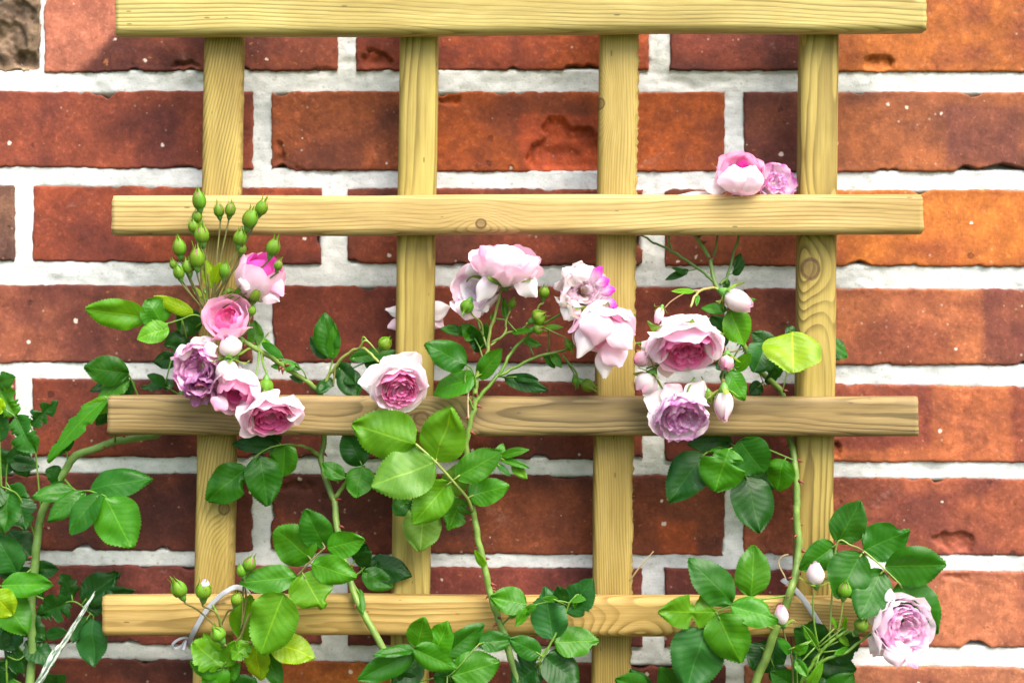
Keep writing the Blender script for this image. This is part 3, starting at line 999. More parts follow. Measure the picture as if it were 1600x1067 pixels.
class Plant:
    def __init__(s, root_px, root_d, label, group='rose plants climbing the trellis'):
        loc = P(root_px, 533.5, root_d)
        loc.z = 0
        s.o = link('rose_plant', None, None, Matrix.Translation(loc))
        tag(s.o, label, 'rose', group)
        s.paths = []

    def stem(s, pts, r0, r1, color=C_CANE, name='stem', parent=None, thorns=0, to_ground=False, seed=1, sides=10, wob=0.06, label=None):
        """pts: (px, py, d) from base to tip; radii in pixels"""
        w = [P(*q) for q in pts]
        if to_ground:
            a, b = w[0], Vector((WM[s.o.name].translation.x, w[0].y, -0.01))
            t0 = (w[0] - w[1]).normalized()
            for k in range(1, 7):
                f = k / 6
                q = a.lerp(b, f) + t0 * (0.03 * f * (1 - f) ** 2)
                w.insert(0, q)
        path = smooth_path([tuple(q) for q in w], 7)
        n = len(path)
        path = path + np.stack([fbm(np.arange(n) * 0.35, 1, 0, seed + k, 2) for k in range(3)], -1) * 0.0012 * sstep(0, 3, np.minimum(np.arange(n), n - 1 - np.arange(n)))[:, None]
        rad = np.linspace(r0, r1, n) * S(0.05)
        vs, fs = tube(path, rad, sides, wob, seed)
        me = make_mesh(name, vs, fs, True)
        o = link(name, me, parent or s.o, None, M_STEM, color)
        if label:
            o['label'] = label
        s.paths.append(path)
        rr = random.Random(seed * 7 + 3)
        for k in range(thorns):
            i = rr.randrange(int(n * (0.32 if to_ground else 0.12)), n - 2)
            if to_ground and path[i][2] < 0.3:
                continue
            t = Vector(path[i + 1] - path[i]).normalized()
            an = rr.choice([rr.uniform(-0.5, 0.6), rr.uniform(2.6, 3.7), rr.uniform(0, 6.28)])
            a = t.cross(Vector((0, -1, 0))).normalized()
            b = t.cross(a)
            out = a * math.cos(an) + b * math.sin(an)
            link('thorn', THORN, o, frame(Vector(path[i]) + out * rad[i] * 0.8, out, t) @ Matrix.Scale(rr.uniform(0.6, 1.15), 4), M_THORN)
        return o

    def leaf(s, rachis, leaflets, r=1.6, color=C_GREEN, d_tip=None):
        """rachis (px, py, d)...; leaflets (bx, by, tx, ty, width, colour key, [options])"""
        w = [P(*q) for q in rachis]
        path = smooth_path([tuple(q) for q in w], 6)
        rad = np.linspace(r, r * 0.7, len(path)) * S(0.05)
        vs, fs = tube(path, rad, 6)
        o = link('leaf', make_mesh('leaf', vs, fs), s.o, None, M_STEM, color)
        px = np.stack([path[:, 0] / ((D + path[:, 1]) / F) + 800, 533.5 - (path[:, 2] - ZC) / ((D + path[:, 1]) / F)], -1)
        for q in leaflets:
            bx, by, tx, ty, wd, pg = q[:6]
            op = q[6] if len(q) > 6 else {}
            sd = int(bx * 13 + by * 7 + tx)
            rr = random.Random(sd)
            i = int(np.argmin((px[:, 0] - bx) ** 2 + (px[:, 1] - by) ** 2))
            d = -path[i][1] + op.get('dd', 0.0)
            B = P(bx, by, d)
            near = Vector(path[i])
            dt = d + op.get('pitch', rr.uniform(-0.004, 0.014))
            T = P(tx, ty, dt)
            roll = math.radians(op.get('roll', rr.uniform(-22, 22)))
            nrm = Vector((rr.uniform(-0.1, 0.1), -1, 0.28 + rr.uniform(-0.15, 0.15)))
            ax = (T - B).normalized()
            nrm = Quaternion(ax, roll) @ nrm
            L = (T - B).length
            W = 1.09 * wd * S(d) / max(0.7, math.cos(roll))
            rag = op.get('rag', 0.0)
            bites = op.get('bites', ())
            me = leaflet_mesh(L, W, sd % 9973, op.get('fold', rr.uniform(0.05, 0.42)), op.get('curl', rr.uniform(-0.05, 0.22)), bites, op.get('teeth', 18 if wd < 30 else 24), rag)
            base = LC[pg]
            j = rr.uniform(0.88, 1.14)
            colr = (base[0] * j * rr.uniform(0.9, 1.12), base[1] * j, base[2] * j * rr.uniform(0.85, 1.2))
            lf = link('leaflet', me, o, frame(B, ax, nrm), M_LEAF, colr)
            if (near - B).length > 0.002:      # petiolule
                vs, fs = tube(smooth_path([tuple(near), tuple(B + ax * 0.004)], 3), 0.0006, 5)
                link('leaflet_stalk', make_mesh('leaflet_stalk', vs, fs), o, None, M_STEM, color)
        return o

    def bud(s, x, y, w, h, ang, d, stalk=None, kind='green', tip=None, lean=0.25, r=1.5, scol=C_RED):
        """centre pixel, width, height (px), angle of its tip from straight up (deg, + to the right)"""
        a = math.radians(ang)
        axis = Vector((math.sin(a), -lean, math.cos(a))).normalized()
        c = P(x, y, d)
        sc = S(d)
        wk = 0.92 if kind == 'green' else 1.0
        M = frame_z(c, axis, rng.uniform(0, 6.28)) @ Matrix.Diagonal((w * wk * sc / 2, w * wk * sc / 2, h * (0.86 if kind == 'green' else 1.0) * sc / 2, 1))
        if kind == 'green':
            o = link('bud', rng.choice(BUD_BODY), s.o, M, M_PETAL)
            for k in range(5):
                link('sepal', rng.choice(SEPALS), o, M @ Matrix.Rotation(k * 2 * math.pi / 5, 4, 'Z'), M_LEAF, tuple(q * rng.uniform(0.85, 1.2) for q in (0.105, 0.25, 0.016)))
            base = M @ Vector((0, 0, -1.0))
        else:
            o = link('bud', rng.choice(PINK_BUD[kind]), s.o, M, M_PETAL)
            for k in range(5):
                link('sepal', rng.choice(OPEN_SEPALS), o, M @ Matrix.Rotation(k * 2 * math.pi / 5 + 0.2, 4, 'Z'), M_LEAF, tuple(q * rng.uniform(0.85, 1.2) for q in (0.17, 0.29, 0.07)))
            base = M @ Vector((0, 0, -0.93))
        hp = link('hip', HIP, o, frame_z(base, axis) @ Matrix.Diagonal((w * sc * 0.27, w * sc * 0.27, w * sc * 0.36, 1)), M_STEM, (0.08, 0.22, 0.035))
        if stalk:
            b0 = base - axis * w * sc * 0.3
            pts = [tuple(P(*q)) for q in stalk] + [tuple(b0 - axis * w * sc * 0.25), tuple(b0)]
            path = smooth_path(pts, 6)
            vs, fs = tube(path, r * sc, 6)
            link('stalk', make_mesh('stalk', vs, fs), s.o, None, M_STEM, scol)
        return o

    def stalk(s, pts, r=1.6, color=C_GREEN):
        path = smooth_path([tuple(P(*q)) for q in pts], 6)
        vs, fs = tube(path, np.linspace(r, r * 0.8, len(path)) * S(0.05), 7)
        return link('stalk', make_mesh('stalk', vs, fs), s.o, None, M_STEM, color)

    def flower(s, x, y, rad, axis, d, layers, core=None, roll=0.0, label=None, loose=(), squash=1.0, sep=True, seed=1):
        """centre pixel, cup radius (px), facing (right, up, to viewer), petals by layer"""
        ax = Vector((axis[0], -axis[2], axis[1]))
        c = P(x, y, d)
        sc = S(d) * rad
        M = frame_z(c, ax, roll) @ Matrix.Diagonal((sc, sc, sc * squash, 1))
        rr = random.Random(seed)
        if core:
            me = core_mesh(seed=seed, **core)
        else:
            vs, fs = tube([(0, 0, -1.02), (0, 0, -0.9)], [0.16, 0.3], 10)
            me = make_mesh('flower', vs, fs, True, None, np.tile(np.array((0.16, 0.26, 0.06)), (len(vs), 1)))
        fl = link('flower', me, s.o, M, M_PETAL)
        if label:
            fl['label'] = label
        for li, ly in enumerate(layers):
            cnt = ly['n']
            for k in range(cnt):
                if k in ly.get('skip', ()):
                    continue
                phi = ly.get('phi', li * 0.7) + 2 * math.pi * k / cnt + rr.uniform(-0.12, 0.12)
                me = petal_mesh(ly['R'] * rr.uniform(0.94, 1.06), ly['smax'] * rr.uniform(0.93, 1.06), ly['hw'], ly.get('flare', 0.1) * rr.uniform(0.6, 1.4),
                                ly.get('curl', 0.05) * rr.uniform(0.4, 1.5), ly.get('ruffle', 0.05), ly['cin'], ly['cout'], ly.get('cedge'), ly.get('eamt', 0.0), seed * 31 + li * 7 + k, ly.get('res', 11))
                link('petal', me, fl, M @ Matrix.Rotation(phi, 4, 'Z'), M_PETAL)
        for q in loose:
            bx, by, tx, ty, wd, c0, c1 = q[:7]
            op = q[7] if len(q) > 7 else {}
            B = P(bx, by, d + op.get('dd', 0.0))
            T = P(tx, ty, d + op.get('dd', 0.0) + op.get('pitch', 0.004))
            if op.get('dd', 0.0) < -0.007 and 'cup' not in op:
                op = dict(op, cup=-0.25)
            nrm = Vector((op.get('nx', 0.1), -1, op.get('nz', 0.3)))
            me = loose_petal((T - B).length, wd * S(d), op.get('cup', 0.35), op.get('curl', 0.12), c0, c1, op.get('ce'), op.get('ea', 0.0), int(bx * 3 + ty))
            link('petal', me, fl, frame(B, T - B, nrm), M_PETAL)
        if sep and axis[2] < 0.6:
            for k in range(5):
                link('sepal', OPEN_SEPALS[k % len(OPEN_SEPALS)], fl, M @ Matrix.Translation((0, 0, 0.0)) @ Matrix.Rotation(k * 2 * math.pi / 5 + 0.3, 4, 'Z') @ Matrix.Diagonal((0.72, 0.72, 1.0, 1)), M_LEAF, (0.10, 0.21, 0.03))
            link('hip', HIP, fl, M @ Matrix.Translation((0, 0, -1.06)) @ Matrix.Diagonal((0.2, 0.2, 0.2, 1)), M_STEM, (0.10, 0.22, 0.04))
        return fl


def petal_grid(R, smax, hw, flare, curl, ruffle, seed, n, s0=0.10, point=0.0):
    s = np.linspace(0, 1, n)
    t = np.linspace(-1, 1, n)
    Sg, Tg = np.meshgrid(s, t, indexing='ij')
    top = 1 - 0.20 * Tg ** 2 - 0.10 * np.abs(Tg) ** 5 + 0.05 * vnoise(Tg * 3.0, 0, 0, seed) - 0.05 * np.exp(-(Tg / 0.16) ** 2)
    if point:
        top = 1 - point * np.abs(Tg)
    pol = np.radians(s0 * 90 + (smax - s0 * 90) * Sg * top)
    az = np.radians(hw) * Tg * (0.55 + 0.45 * np.sin(np.clip(Sg * 1.15, 0, 1) * math.pi / 2 + 0.35))
    r = R * (1 + flare * Sg ** 2.2 + 0.05 * Tg ** 2 * Sg)
    r = r + curl * R * np.clip((Sg - 0.72) / 0.28, 0, 1) ** 2 * (0.7 + 0.6 * vnoise(Tg * 2.2, 3, 0, seed + 1))
    r = r + R * ruffle * (fbm(Tg * 2.3, Sg * 2.6, 0, seed + 2, 4) * 1.5) * (0.25 + Sg)
    az = az + ruffle * 0.8 * fbm(Tg * 2, Sg * 2.5, 7, seed + 3, 3) * Sg
    pol = pol + ruffle * 0.9 * fbm(Tg * 2.2, Sg * 2, 5, seed + 4, 3) * Sg
    x = r * np.sin(pol) * np.cos(az)
    y = r * np.sin(pol) * np.sin(az)
    z = -r * np.cos(pol)
    z = z + (R - 1.0) * 0.25
    return x, y, z, Sg, Tg


def petal_col(Sg, Tg, cin, cout, cedge, eamt, seed):
    w = sstep(0.1, 0.85, Sg + 0.12 * fbm(Tg * 2, Sg * 2, 0, seed + 11, 3))[..., None]
    c = np.array(cin) * (1 - w) + np.array(cout) * w
    if cedge is not None and eamt > 0:
        e = np.maximum(Sg, np.abs(Tg) * 0.92) + 0.35 * fbm(Tg * 3.5, Sg * 3.5, 0, seed + 12, 4)
        m = (sstep(1.0 - eamt * 0.6, 1.06, e) * min(1.0, 0.5 + eamt))[..., None]
        c = c * (1 - m) + np.array(cedge) * m
    return np.clip(c, 0, 0.96)


def petal_mesh(R, smax, hw, flare, curl, ruffle, cin, cout, cedge, eamt, seed, n=11):
    x, y, z, Sg, Tg = petal_grid(R, smax, hw, flare, curl, ruffle, seed, n)
    c = petal_col(Sg, Tg, cin, cout, cedge, eamt, seed)
    return make_mesh('petal', np.stack([x, y, z], -1).reshape(-1, 3), grid_faces(n, n), True, np.stack([Sg, Tg], -1).reshape(-1, 2), c.reshape(-1, 3))


def loose_petal(L, W, cup, curl, c0, c1, ce, ea, seed, n=13):
    s = np.linspace(0, 1, n)
    t = np.linspace(-1, 1, n)
    Sg, Tg = np.meshgrid(s, t, indexing='ij')
    half = np.sin(math.pi * np.clip(0.06 + 0.88 * Sg, 0, 1) ** 1.25) ** 0.6
    top = 1 - 0.16 * Tg ** 2 + 0.05 * vnoise(Tg * 3, 0, 0, seed)
    x = Sg * top * L
    y = Tg * half * W / 2 * (1 + 0.06 * vnoise(Sg * 4, np.sign(Tg), 0, seed + 1))
    z = -cup * (W / 2) * (1 - Tg ** 2 * 1.0) * np.sin(math.pi * Sg * 0.9) * -1.0 - curl * L * Sg ** 2
    z = z + 0.10 * W * fbm(Sg * 2.5, Tg * 2, 0, seed + 2, 3)
    c = petal_col(Sg, Tg, c0, c1, ce, ea, seed)
    return make_mesh('petal', np.stack([x, y, z], -1).reshape(-1, 3), grid_faces(n, n), True, np.stack([Sg, Tg], -1).reshape(-1, 2), c.reshape(-1, 3))


def core_mesh(seed, n=34, r0=0.12, r1=0.62, top=0.25, cin=(0.7, 0.3, 0.4), cout=(0.7, 0.3, 0.4), cedge=None, eamt=0.0, ruffle=0.16, size=0.36, smax=120):
    rr = random.Random(seed + 99)
    V, Fc, C, UVs = [], [], [], []
    m = 8
    for k in range(n):
        f = (k + 0.5) / n
        rad = r0 + (r1 - r0) * math.sqrt(f)
        an = k * 2.39996 + rr.uniform(-0.3, 0.3)
        R = size * (0.65 + 0.5 * f) * rr.uniform(0.85, 1.15)
        x, y, z, Sg, Tg = petal_grid(R, smax * rr.uniform(0.85, 1.15), rr.uniform(55, 85), rr.uniform(-0.1, 0.2), rr.uniform(0, 0.12), ruffle, seed * 13 + k, m)
        # petal patch points outward (+x); set it round the axis, tilted outwards with distance
        rot = Matrix.Rotation(an, 4, 'Z') @ Matrix.Translation((rad * 0.55, 0, 0)) @ Matrix.Rotation(rr.uniform(0.0, 0.35) * f, 4, 'Y') @ Matrix.Rotation(rr.uniform(-0.9, 0.9) * (1 - 0.4 * f), 4, 'Z')
        pts = np.stack([x, y, z], -1).reshape(-1, 3)
        dz = top - 0.30 * f - pts[:, 2].max() + rr.uniform(-0.06, 0.06)
        pts[:, 2] = pts[:, 2] * 1.7 + 0
        pts[:, 2] += top - 0.32 * (1 - f) * 0.6 - pts[:, 2].max() + rr.uniform(-0.08, 0.05)
        R4 = np.array(rot)
        pts = pts @ R4[:3, :3].T + R4[:3, 3]
        b = len(V)
        V += pts.tolist()
        Fc += [tuple(q + b for q in fc) for fc in grid_faces(m, m)]
        tint = rr.uniform(0.86, 1.1)
        C += (petal_col(Sg, Tg, cin, cout, cedge, eamt, seed + k) * np.array((min(1.0, tint * 1.03), tint, tint))).reshape(-1, 3).tolist()
        UVs += np.stack([Sg, Tg], -1).reshape(-1, 2).tolist()
    return make_mesh('flower', V, Fc, True, UVs, np.clip(np.array(C), 0, 0.95))


# shared small pieces
def cone_thorn():
    vs, fs = tube([(0, 0, 0), (0.0016, 0, -0.0002), (0.0030, 0, -0.0010), (0.0040, 0, -0.0019)], [0.0016, 0.0010, 0.0005, 0.00008], 7)
    return make_mesh('thorn', vs, fs)


THORN = cone_thorn()


def lathe(name, prof, sides=12, col=None):
    vs = [(r * math.cos(2 * math.pi * k / sides), r * math.sin(2 * math.pi * k / sides), z) for (r, z) in prof for k in range(sides)]
    fs = []
    for i in range(len(prof) - 1):
        for k in range(sides):
            k2 = (k + 1) % sides
            fs.append((i * sides + k, i * sides + k2, (i + 1) * sides + k2, (i + 1) * sides + k))
    fs.append(tuple(range(sides - 1, -1, -1)))
    fs.append(tuple((len(prof) - 1) * sides + k for k in range(sides)))
    c = None if col is None else np.tile(np.array(col), (len(vs), 1))
    return make_mesh(name, vs, fs, True, [(v[2], 0.5) for v in vs], c)


HIP = lathe('hip', [(0.25, -1.1), (0.62, -0.75), (0.95, -0.15), (1.0, 0.25), (0.85, 0.75), (0.7, 1.0)])
BUD_BODY = []
for k, cc in enumerate([(0.16, 0.30, 0.05), (0.20, 0.32, 0.06), (0.42, 0.20, 0.20)]):
    BUD_BODY.append(lathe('bud', [(0.35, -1.0), (0.75, -0.75), (0.93, -0.35), (0.9, 0.0), (0.72, 0.35), (0.42, 0.68), (0.1, 0.86)], 12, cc))


def sepal_variant(seed, opened):
    n = 9
    s = np.linspace(0, 1, n)
    t = np.linspace(-1, 1, 7)
    Sg, Tg = np.meshgrid(s, t, indexing='ij')
    rr = random.Random(seed)
    if not opened:
        prof = np.array([0.42, 0.8, 0.99, 1.02, 0.93, 0.74, 0.5, 0.3, 0.22])
        prof = prof + np.array([0] * 6 + [0.06, 0.22, 0.48]) * rr.uniform(-0.4, 1.2)
        zz = np.array([-1.0, -0.78, -0.4, -0.02, 0.33, 0.62, 0.88, 1.14, 1.5]) * 1.0
        zz[-1] += rr.uniform(-0.15, 0.2)
        hwd = np.radians(np.array([37, 41, 40, 37, 31, 24, 18, 14, 4]))
    else:
        prof = np.array([0.18, 0.5, 0.85, 1.10, 1.28, 1.42, 1.52, 1.60, 1.66]) * rr.uniform(0.95, 1.1)
        zz = np.array([-1.02, -1.0, -0.9, -0.78, -0.7, -0.66, -0.68, -0.72, -0.8]) + np.linspace(0, 1, 9) ** 1.5 * rr.uniform(-0.4, 0.55)
        hwd = np.radians(np.array([34, 26, 18, 14, 11, 8.5, 6, 3.5, 0.6]))
    az = Tg * hwd[:, None]
    r = prof[:, None] * (1 + 0.05 * (1 - Tg ** 2)) + 0.02
    verts = np.stack([r * np.cos(az), r * np.sin(az), np.repeat(zz[:, None], 7, 1)], -1).reshape(-1, 3)
    return make_mesh('sepal', verts, grid_faces(n, 7), True, np.stack([Sg, Tg], -1).reshape(-1, 2))


SEPALS = [sepal_variant(k, False) for k in range(5)]
OPEN_SEPALS = [sepal_variant(k + 20, True) for k in range(5)]


def pink_bud(cin, cout, cedge, seed):
    V, Fc, C, UVs = [], [], [], []
    n = 11
    for k in range(6):
        x, y, z, Sg, Tg = petal_grid(1.0 - 0.075 * k, 165 - 4 * (k < 3), 74, 0.02, 0.10 if k < 3 else -0.1, 0.07, seed + k, n, point=0.10)
        a = k * 2.2 + seed
        xs = x * math.cos(a) - y * math.sin(a)
        ys = x * math.sin(a) + y * math.cos(a)
        zs = z * 1.0 + np.where(z > 0, 0.12 * z, 0)
        taper = 1 - 0.22 * sstep(0.0, 1.0, z)
        b = len(V)
        V += np.stack([xs * taper, ys * taper, zs], -1).reshape(-1, 3).tolist()
        Fc += [tuple(q + b for q in f) for f in grid_faces(n, n)]
        C += petal_col(Sg, Tg, cin, cout, cedge, 0.35, seed + k).reshape(-1, 3).tolist()
        UVs += np.stack([Sg, Tg], -1).reshape(-1, 2).tolist()
    return make_mesh('bud', V, Fc, True, UVs, np.array(C))


WHITE, BLUSH, PINK, ROSE, DEEP, MAG = (0.92, 0.86, 0.88), (0.91, 0.68, 0.79), (0.88, 0.40, 0.60), (0.82, 0.20, 0.46), (0.62, 0.075, 0.26), (0.72, 0.08, 0.44)
LILAC, PURPLE, PLUM, CREAM, TAN = (0.90, 0.62, 0.80), (0.52, 0.04, 0.42), (0.20, 0.05, 0.17), (0.80, 0.70, 0.62), (0.50, 0.33, 0.20)
PINK_BUD = {'white': [pink_bud(WHITE, (0.78, 0.66, 0.67), PINK, 3), pink_bud(WHITE, (0.76, 0.68, 0.68), ROSE, 9)],
            'pink': [pink_bud(BLUSH, (0.74, 0.45, 0.54), ROSE, 5), pink_bud(WHITE, BLUSH, PINK, 8)]}


def cup(out_=WHITE, mid=BLUSH, inn=PINK, open_=1.0, n0=5, ruffle=0.05, edge=None, ea=0.0):
    """layers of an old-fashioned cupped rose"""
    return [dict(n=n0, R=1.0, smax=92 * open_, hw=50, flare=0.22, curl=0.16, ruffle=ruffle, cin=CREAM, cout=out_, cedge=edge, eamt=ea),
            dict(n=5, R=0.92, smax=103 * open_, hw=50, flare=0.10, curl=0.08, ruffle=ruffle, cin=WHITE, cout=mid, phi=0.5, cedge=edge, eamt=ea),
            dict(n=6, R=0.80, smax=106 * open_, hw=44, flare=0.05, curl=0.05, ruffle=ruffle * 1.2, cin=mid, cout=inn, phi=0.2, cedge=edge, eamt=ea)]


# ------------------------------------------------------------------ the roses
# 1. bushy cane at the left edge
p1 = Plant(40, 0.03, 'flowerless rose with chewed leaves on a thick green cane at the left edge')
p1.stem([(46, 1090, .03), (50, 1008, .03), (49, 940, .03), (53, 886, .03), (58, 848, .03), (65, 804, .03), (81, 770, .03), (92, 748, .03), (106, 727, .03), (122, 710, .03), (158, 697, .028), (190, 687, .027), (232, 682, .026), (262, 664, .025), (282, 618, .024), (300, 585, .024)], 8, 5.5, thorns=24, to_ground=True, seed=3, color=(0.12, 0.22, 0.05))
p1.leaf([(282, 618, .024), (262, 606, .03), (248, 600, .032)], [(272, 600, 218, 603, 22, 'd', dict(rag=.6)), (276, 560, 240, 566, 27, 'd', dict(dd=-.004)), (262, 602, 232, 585, 18, 'd')])
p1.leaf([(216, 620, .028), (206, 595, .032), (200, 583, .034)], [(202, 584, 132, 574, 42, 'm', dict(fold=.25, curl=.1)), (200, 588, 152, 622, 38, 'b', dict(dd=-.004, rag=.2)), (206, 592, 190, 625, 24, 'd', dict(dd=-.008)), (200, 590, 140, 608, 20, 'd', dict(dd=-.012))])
p1.leaf([(180, 690, .03), (178, 655, .045), (176, 624, .05)], [(172, 618, 61, 711, 34, 'b', dict(fold=.5, curl=.25, roll=12, rag=.3)), (180, 625, 128, 643, 22, 'l', dict(dd=-.002, roll=-30)), (172, 640, 150, 664, 18, 'd', dict(dd=-.01))])
p1.leaf([(106, 727, .03), (105, 712, .032), (102, 703, .034)], [(104, 706, 88, 690, 22, 'd', dict(rag=.5)), (100, 705, 112, 684, 14, 'd')])
p1.leaf([(98, 742, .03), (90, 735, .03)], [(95, 745, 74, 735, 26, 'd'), (96, 750, 82, 757, 16, 'd')])
p1.leaf([(100, 748, .03), (118, 766, .045), (140, 767, .055), (165, 775, .06)], [(139, 765, 231, 744, 50, 'm', dict(roll=-8, fold=.15)), (116, 766, 50, 776, 30, 'm'), (134, 768, 73, 810, 32, 'm', dict(dd=.003)), (157, 770, 105, 830, 42, 'm', dict(dd=.006, fold=.2)), (166, 777, 204, 854, 70, 'b', dict(dd=.004, fold=.12, roll=4))], r=1.8)
p1.leaf([(58, 848, .03), (32, 780, .04), (15, 765, .045), (2, 760, .045)], [(14, 768, 4, 832, 50, 'm', dict(roll=10)), (30, 775, 40, 828, 44, 'd', dict(rag=.35, dd=-.004)), (4, 762, -30, 790, 40, 'd')])
p1.leaf([(53, 886, .03), (38, 896, .035), (26, 895, .04)], [(27, 895, -8, 834, 46, 'k', dict(roll=8)), (50, 890, 92, 888, 26, 'd', dict(dd=-.006)), (30, 897, -10, 880, 30, 'd', dict(dd=-.003))])
p1.leaf([(51, 960, .03), (26, 940, .045), (6, 917, .05), (-8, 915, .05)], [(3, 914, 82, 912, 38, 'b', dict(roll=-10, dd=.002)), (-6, 922, 44, 988, 54, 'b', dict(fold=.2, dd=.004)), (-10, 926, 18, 962, 44, 'y', dict(dd=.010, fold=.1))])
p1.leaf([(50, 1010, .03), (30, 1030, .035), (12, 1025, .035)], [(40, 1020, 0, 1040, 46, 'd', dict(rag=.4)), (30, 1010, 6, 985, 30, 'd', dict(dd=-.004))])
p1.leaf([(54, 930, .028), (90, 942, .028), (118, 940, .028), (146, 962, .03)], [(128, 940, 187, 894, 48, 'd', dict(rag=.45)), (150, 935, 211, 922, 22, 'd', dict(rag=.2, dd=-.003)), (112, 940, 58, 960, 44, 'd', dict(rag=.45)), (115, 935, 98, 898, 30, 'd', dict(rag=.4, dd=-.004)), (138, 955, 168, 935, 26, 'd'), (140, 962, 110, 1000, 30, 'd', dict(dd=.002)), (146, 966, 140, 1040, 56, 'k', dict(dd=.010, fold=.15))])
p1.leaf([(50, 1000, .028), (70, 992, .03)], [(70, 992, 104, 986, 18, 'd')])
p1.leaf([(48, 1080, .03), (84, 1075, .032)], [(84, 1075, 104, 1054, 24, 'd'), (84, 1075, 70, 1050, 26, 'd', dict(rag=.4))])
p1.leaf([(65, 804, .03), (50, 672, .03), (26, 652, .034), (8, 640, .034)], [(24, 650, -10, 600, 44, 'b', dict(rag=.35)), (24, 650, 52, 706, 48, 'm', dict(rag=.5)), (46, 664, 90, 626, 30, 'd', dict(rag=.7)), (6, 640, -16, 628, 26, 'y')], r=1.4)
p1.leaf([(12, 1100, .03), (2, 760, .03), (-6, 600, .03)], [(-6, 600, 22, 590, 30, 'm', dict(rag=.3)), (-4, 690, 4, 640, 30, 'd')], r=2)

p1.leaf([(50, 1000, .03), (30, 900, .022), (14, 830, .022), (10, 740, .022), (22, 690, .022)], [
    (20, 700, 44, 745, 34, 'd'), (14, 740, -14, 700, 40, 'd'), (12, 760, 44, 790, 34, 'm', dict(rag=.2)), (14, 830, 50, 870, 40, 'd', dict(rag=.2)), (16, 850, -20, 878, 40, 'd'),
    (26, 890, 66, 930, 36, 'd', dict(rag=.2)), (28, 960, 66, 1000, 40, 'd', dict(rag=.2)), (30, 980, -6, 1010, 44, 'd'), (40, 1000, 84, 1040, 36, 'd', dict(rag=.3)), (16, 720, 60, 728, 24, 'd')], r=1.6)
p1.leaf([(46, 1075, .03), (20, 1060, .026)], [(24, 1062, -12, 1040, 40, 'd'), (36, 1070, 10, 1090, 40, 'm')])

# 2. cane carrying the left flower cluster and the rose at the second post
p2 = Plant(640, 0.07, 'rose cane with the large left cluster of green buds, pink and faded purple blooms')
p2.stem([(640, 1100, .075), (598, 1011, .071), (563, 951, .068), (547, 905, .062), (528, 831, .05), (523, 795, .045), (521, 778, .042), (509, 746, .036), (502, 716, .032), (507, 683, .03), (508, 650, .03), (501, 616, .03), (481, 597, .034), (452, 578, .042), (430, 563, .052), (405, 548, .06), (375, 528, .066), (345, 500, .068), (325, 478, .07)], 6.2, 3.6, thorns=24, to_ground=True, seed=8, color=C_CANE)
p2.stem([(523, 778, .042), (535, 762, .045), (547, 746, .05), (570, 728, .05)], 4, 2, name='stem', seed=9)
p2.stem([(500, 712, .032), (488, 703, .036), (476, 697, .042), (466, 696, .046)], 3.4, 2, seed=10)
p2.stem([(501, 616, .03), (512, 590, .032), (524, 572, .036), (545, 552, .044), (565, 545, .05), (580, 553, .056), (592, 566, .062)], 3, 2, seed=11, color=C_PALE)
p2.stalk([(565, 545, .05), (567, 527, .052), (575, 533, .054)], 1.4)
p2.bud(602, 536, 22, 23, 40, .056, [(560, 546, .05), (572, 532, .054)], r=1.4, lean=.5, scol=C_PALE)
p2.leaf([(512, 590, .032), (519, 565, .03), (519, 555, .03)], [(519, 560, 503, 492, 40, 'm', dict(fold=.35, roll=-14)), (515, 558, 484, 526, 26, 'd', dict(dd=-.004)), (520, 560, 522, 505, 20, 'b', dict(dd=.002))])
p2.leaf([(505, 606, .03), (524, 590, .03), (540, 580, .03)], [(535, 575, 558, 622, 36, 'd'), (525, 570, 556, 600, 28, 'd', dict(dd=-.004)), (545, 560, 620, 548, 20, 'm', dict(dd=.004)), (570, 560, 600, 578, 22, 'd'), (518, 590, 496, 612, 22, 'd')])
p2.stalk([(524, 572, .036), (522, 590, .036), (521, 604, .036)], 1.8, C_RED)
p2.leaf([(481, 597, .034), (474, 580, .04), (462, 570, .044)], [(462, 571, 424, 572, 15, 'b'), (470, 577, 430, 560, 14, 'm'), (478, 595, 452, 588, 12, 'd')], r=1.2)
# leaves low on this cane
p2.leaf([(547, 746, .05), (543, 748, .052)], [(538, 748, 503, 723, 26, 'b')])
p2.leaf([(570, 728, .05), (566, 728, .052)], [(566, 727, 539, 674, 44, 'd', dict(dd=-.002)), (566, 729, 556, 777, 42, 'b', dict(roll=15))])
p2.leaf([(466, 696, .046), (448, 694, .05), (420, 700, .054), (396, 716, .056), (386, 731, .056)], [(386, 731, 320, 782, 56, 'm', dict(fold=.15, bites=((.25, 1, .12, .35),))), (406, 713, 420, 790, 54, 'm', dict(fold=.1)), (446, 694, 442, 744, 44, 'b'), (430, 698, 364, 690, 26, 'd', dict(dd=-.006)), (440, 690, 412, 676, 22, 'd', dict(dd=-.01))])
p2.leaf([(547, 905, .062), (556, 898, .05), (566, 890, .045), (575, 878, .04)], [(576, 880, 638, 896, 40, 'd', dict(fold=.2)), (566, 893, 614, 918, 34, 'm', dict(dd=.004)), (556, 880, 572, 850, 30, 'd', dict(dd=-.008)), (562, 898, 590, 876, 24, 'd', dict(dd=-.006)), (560, 920, 566, 955, 14, 'b', dict(dd=.002))])
p2.leaf([(545, 900, .062), (552, 880, .045), (560, 862, .035)], [(560, 870, 548, 842, 30, 'd'), (556, 880, 578, 866, 24, 'd')])
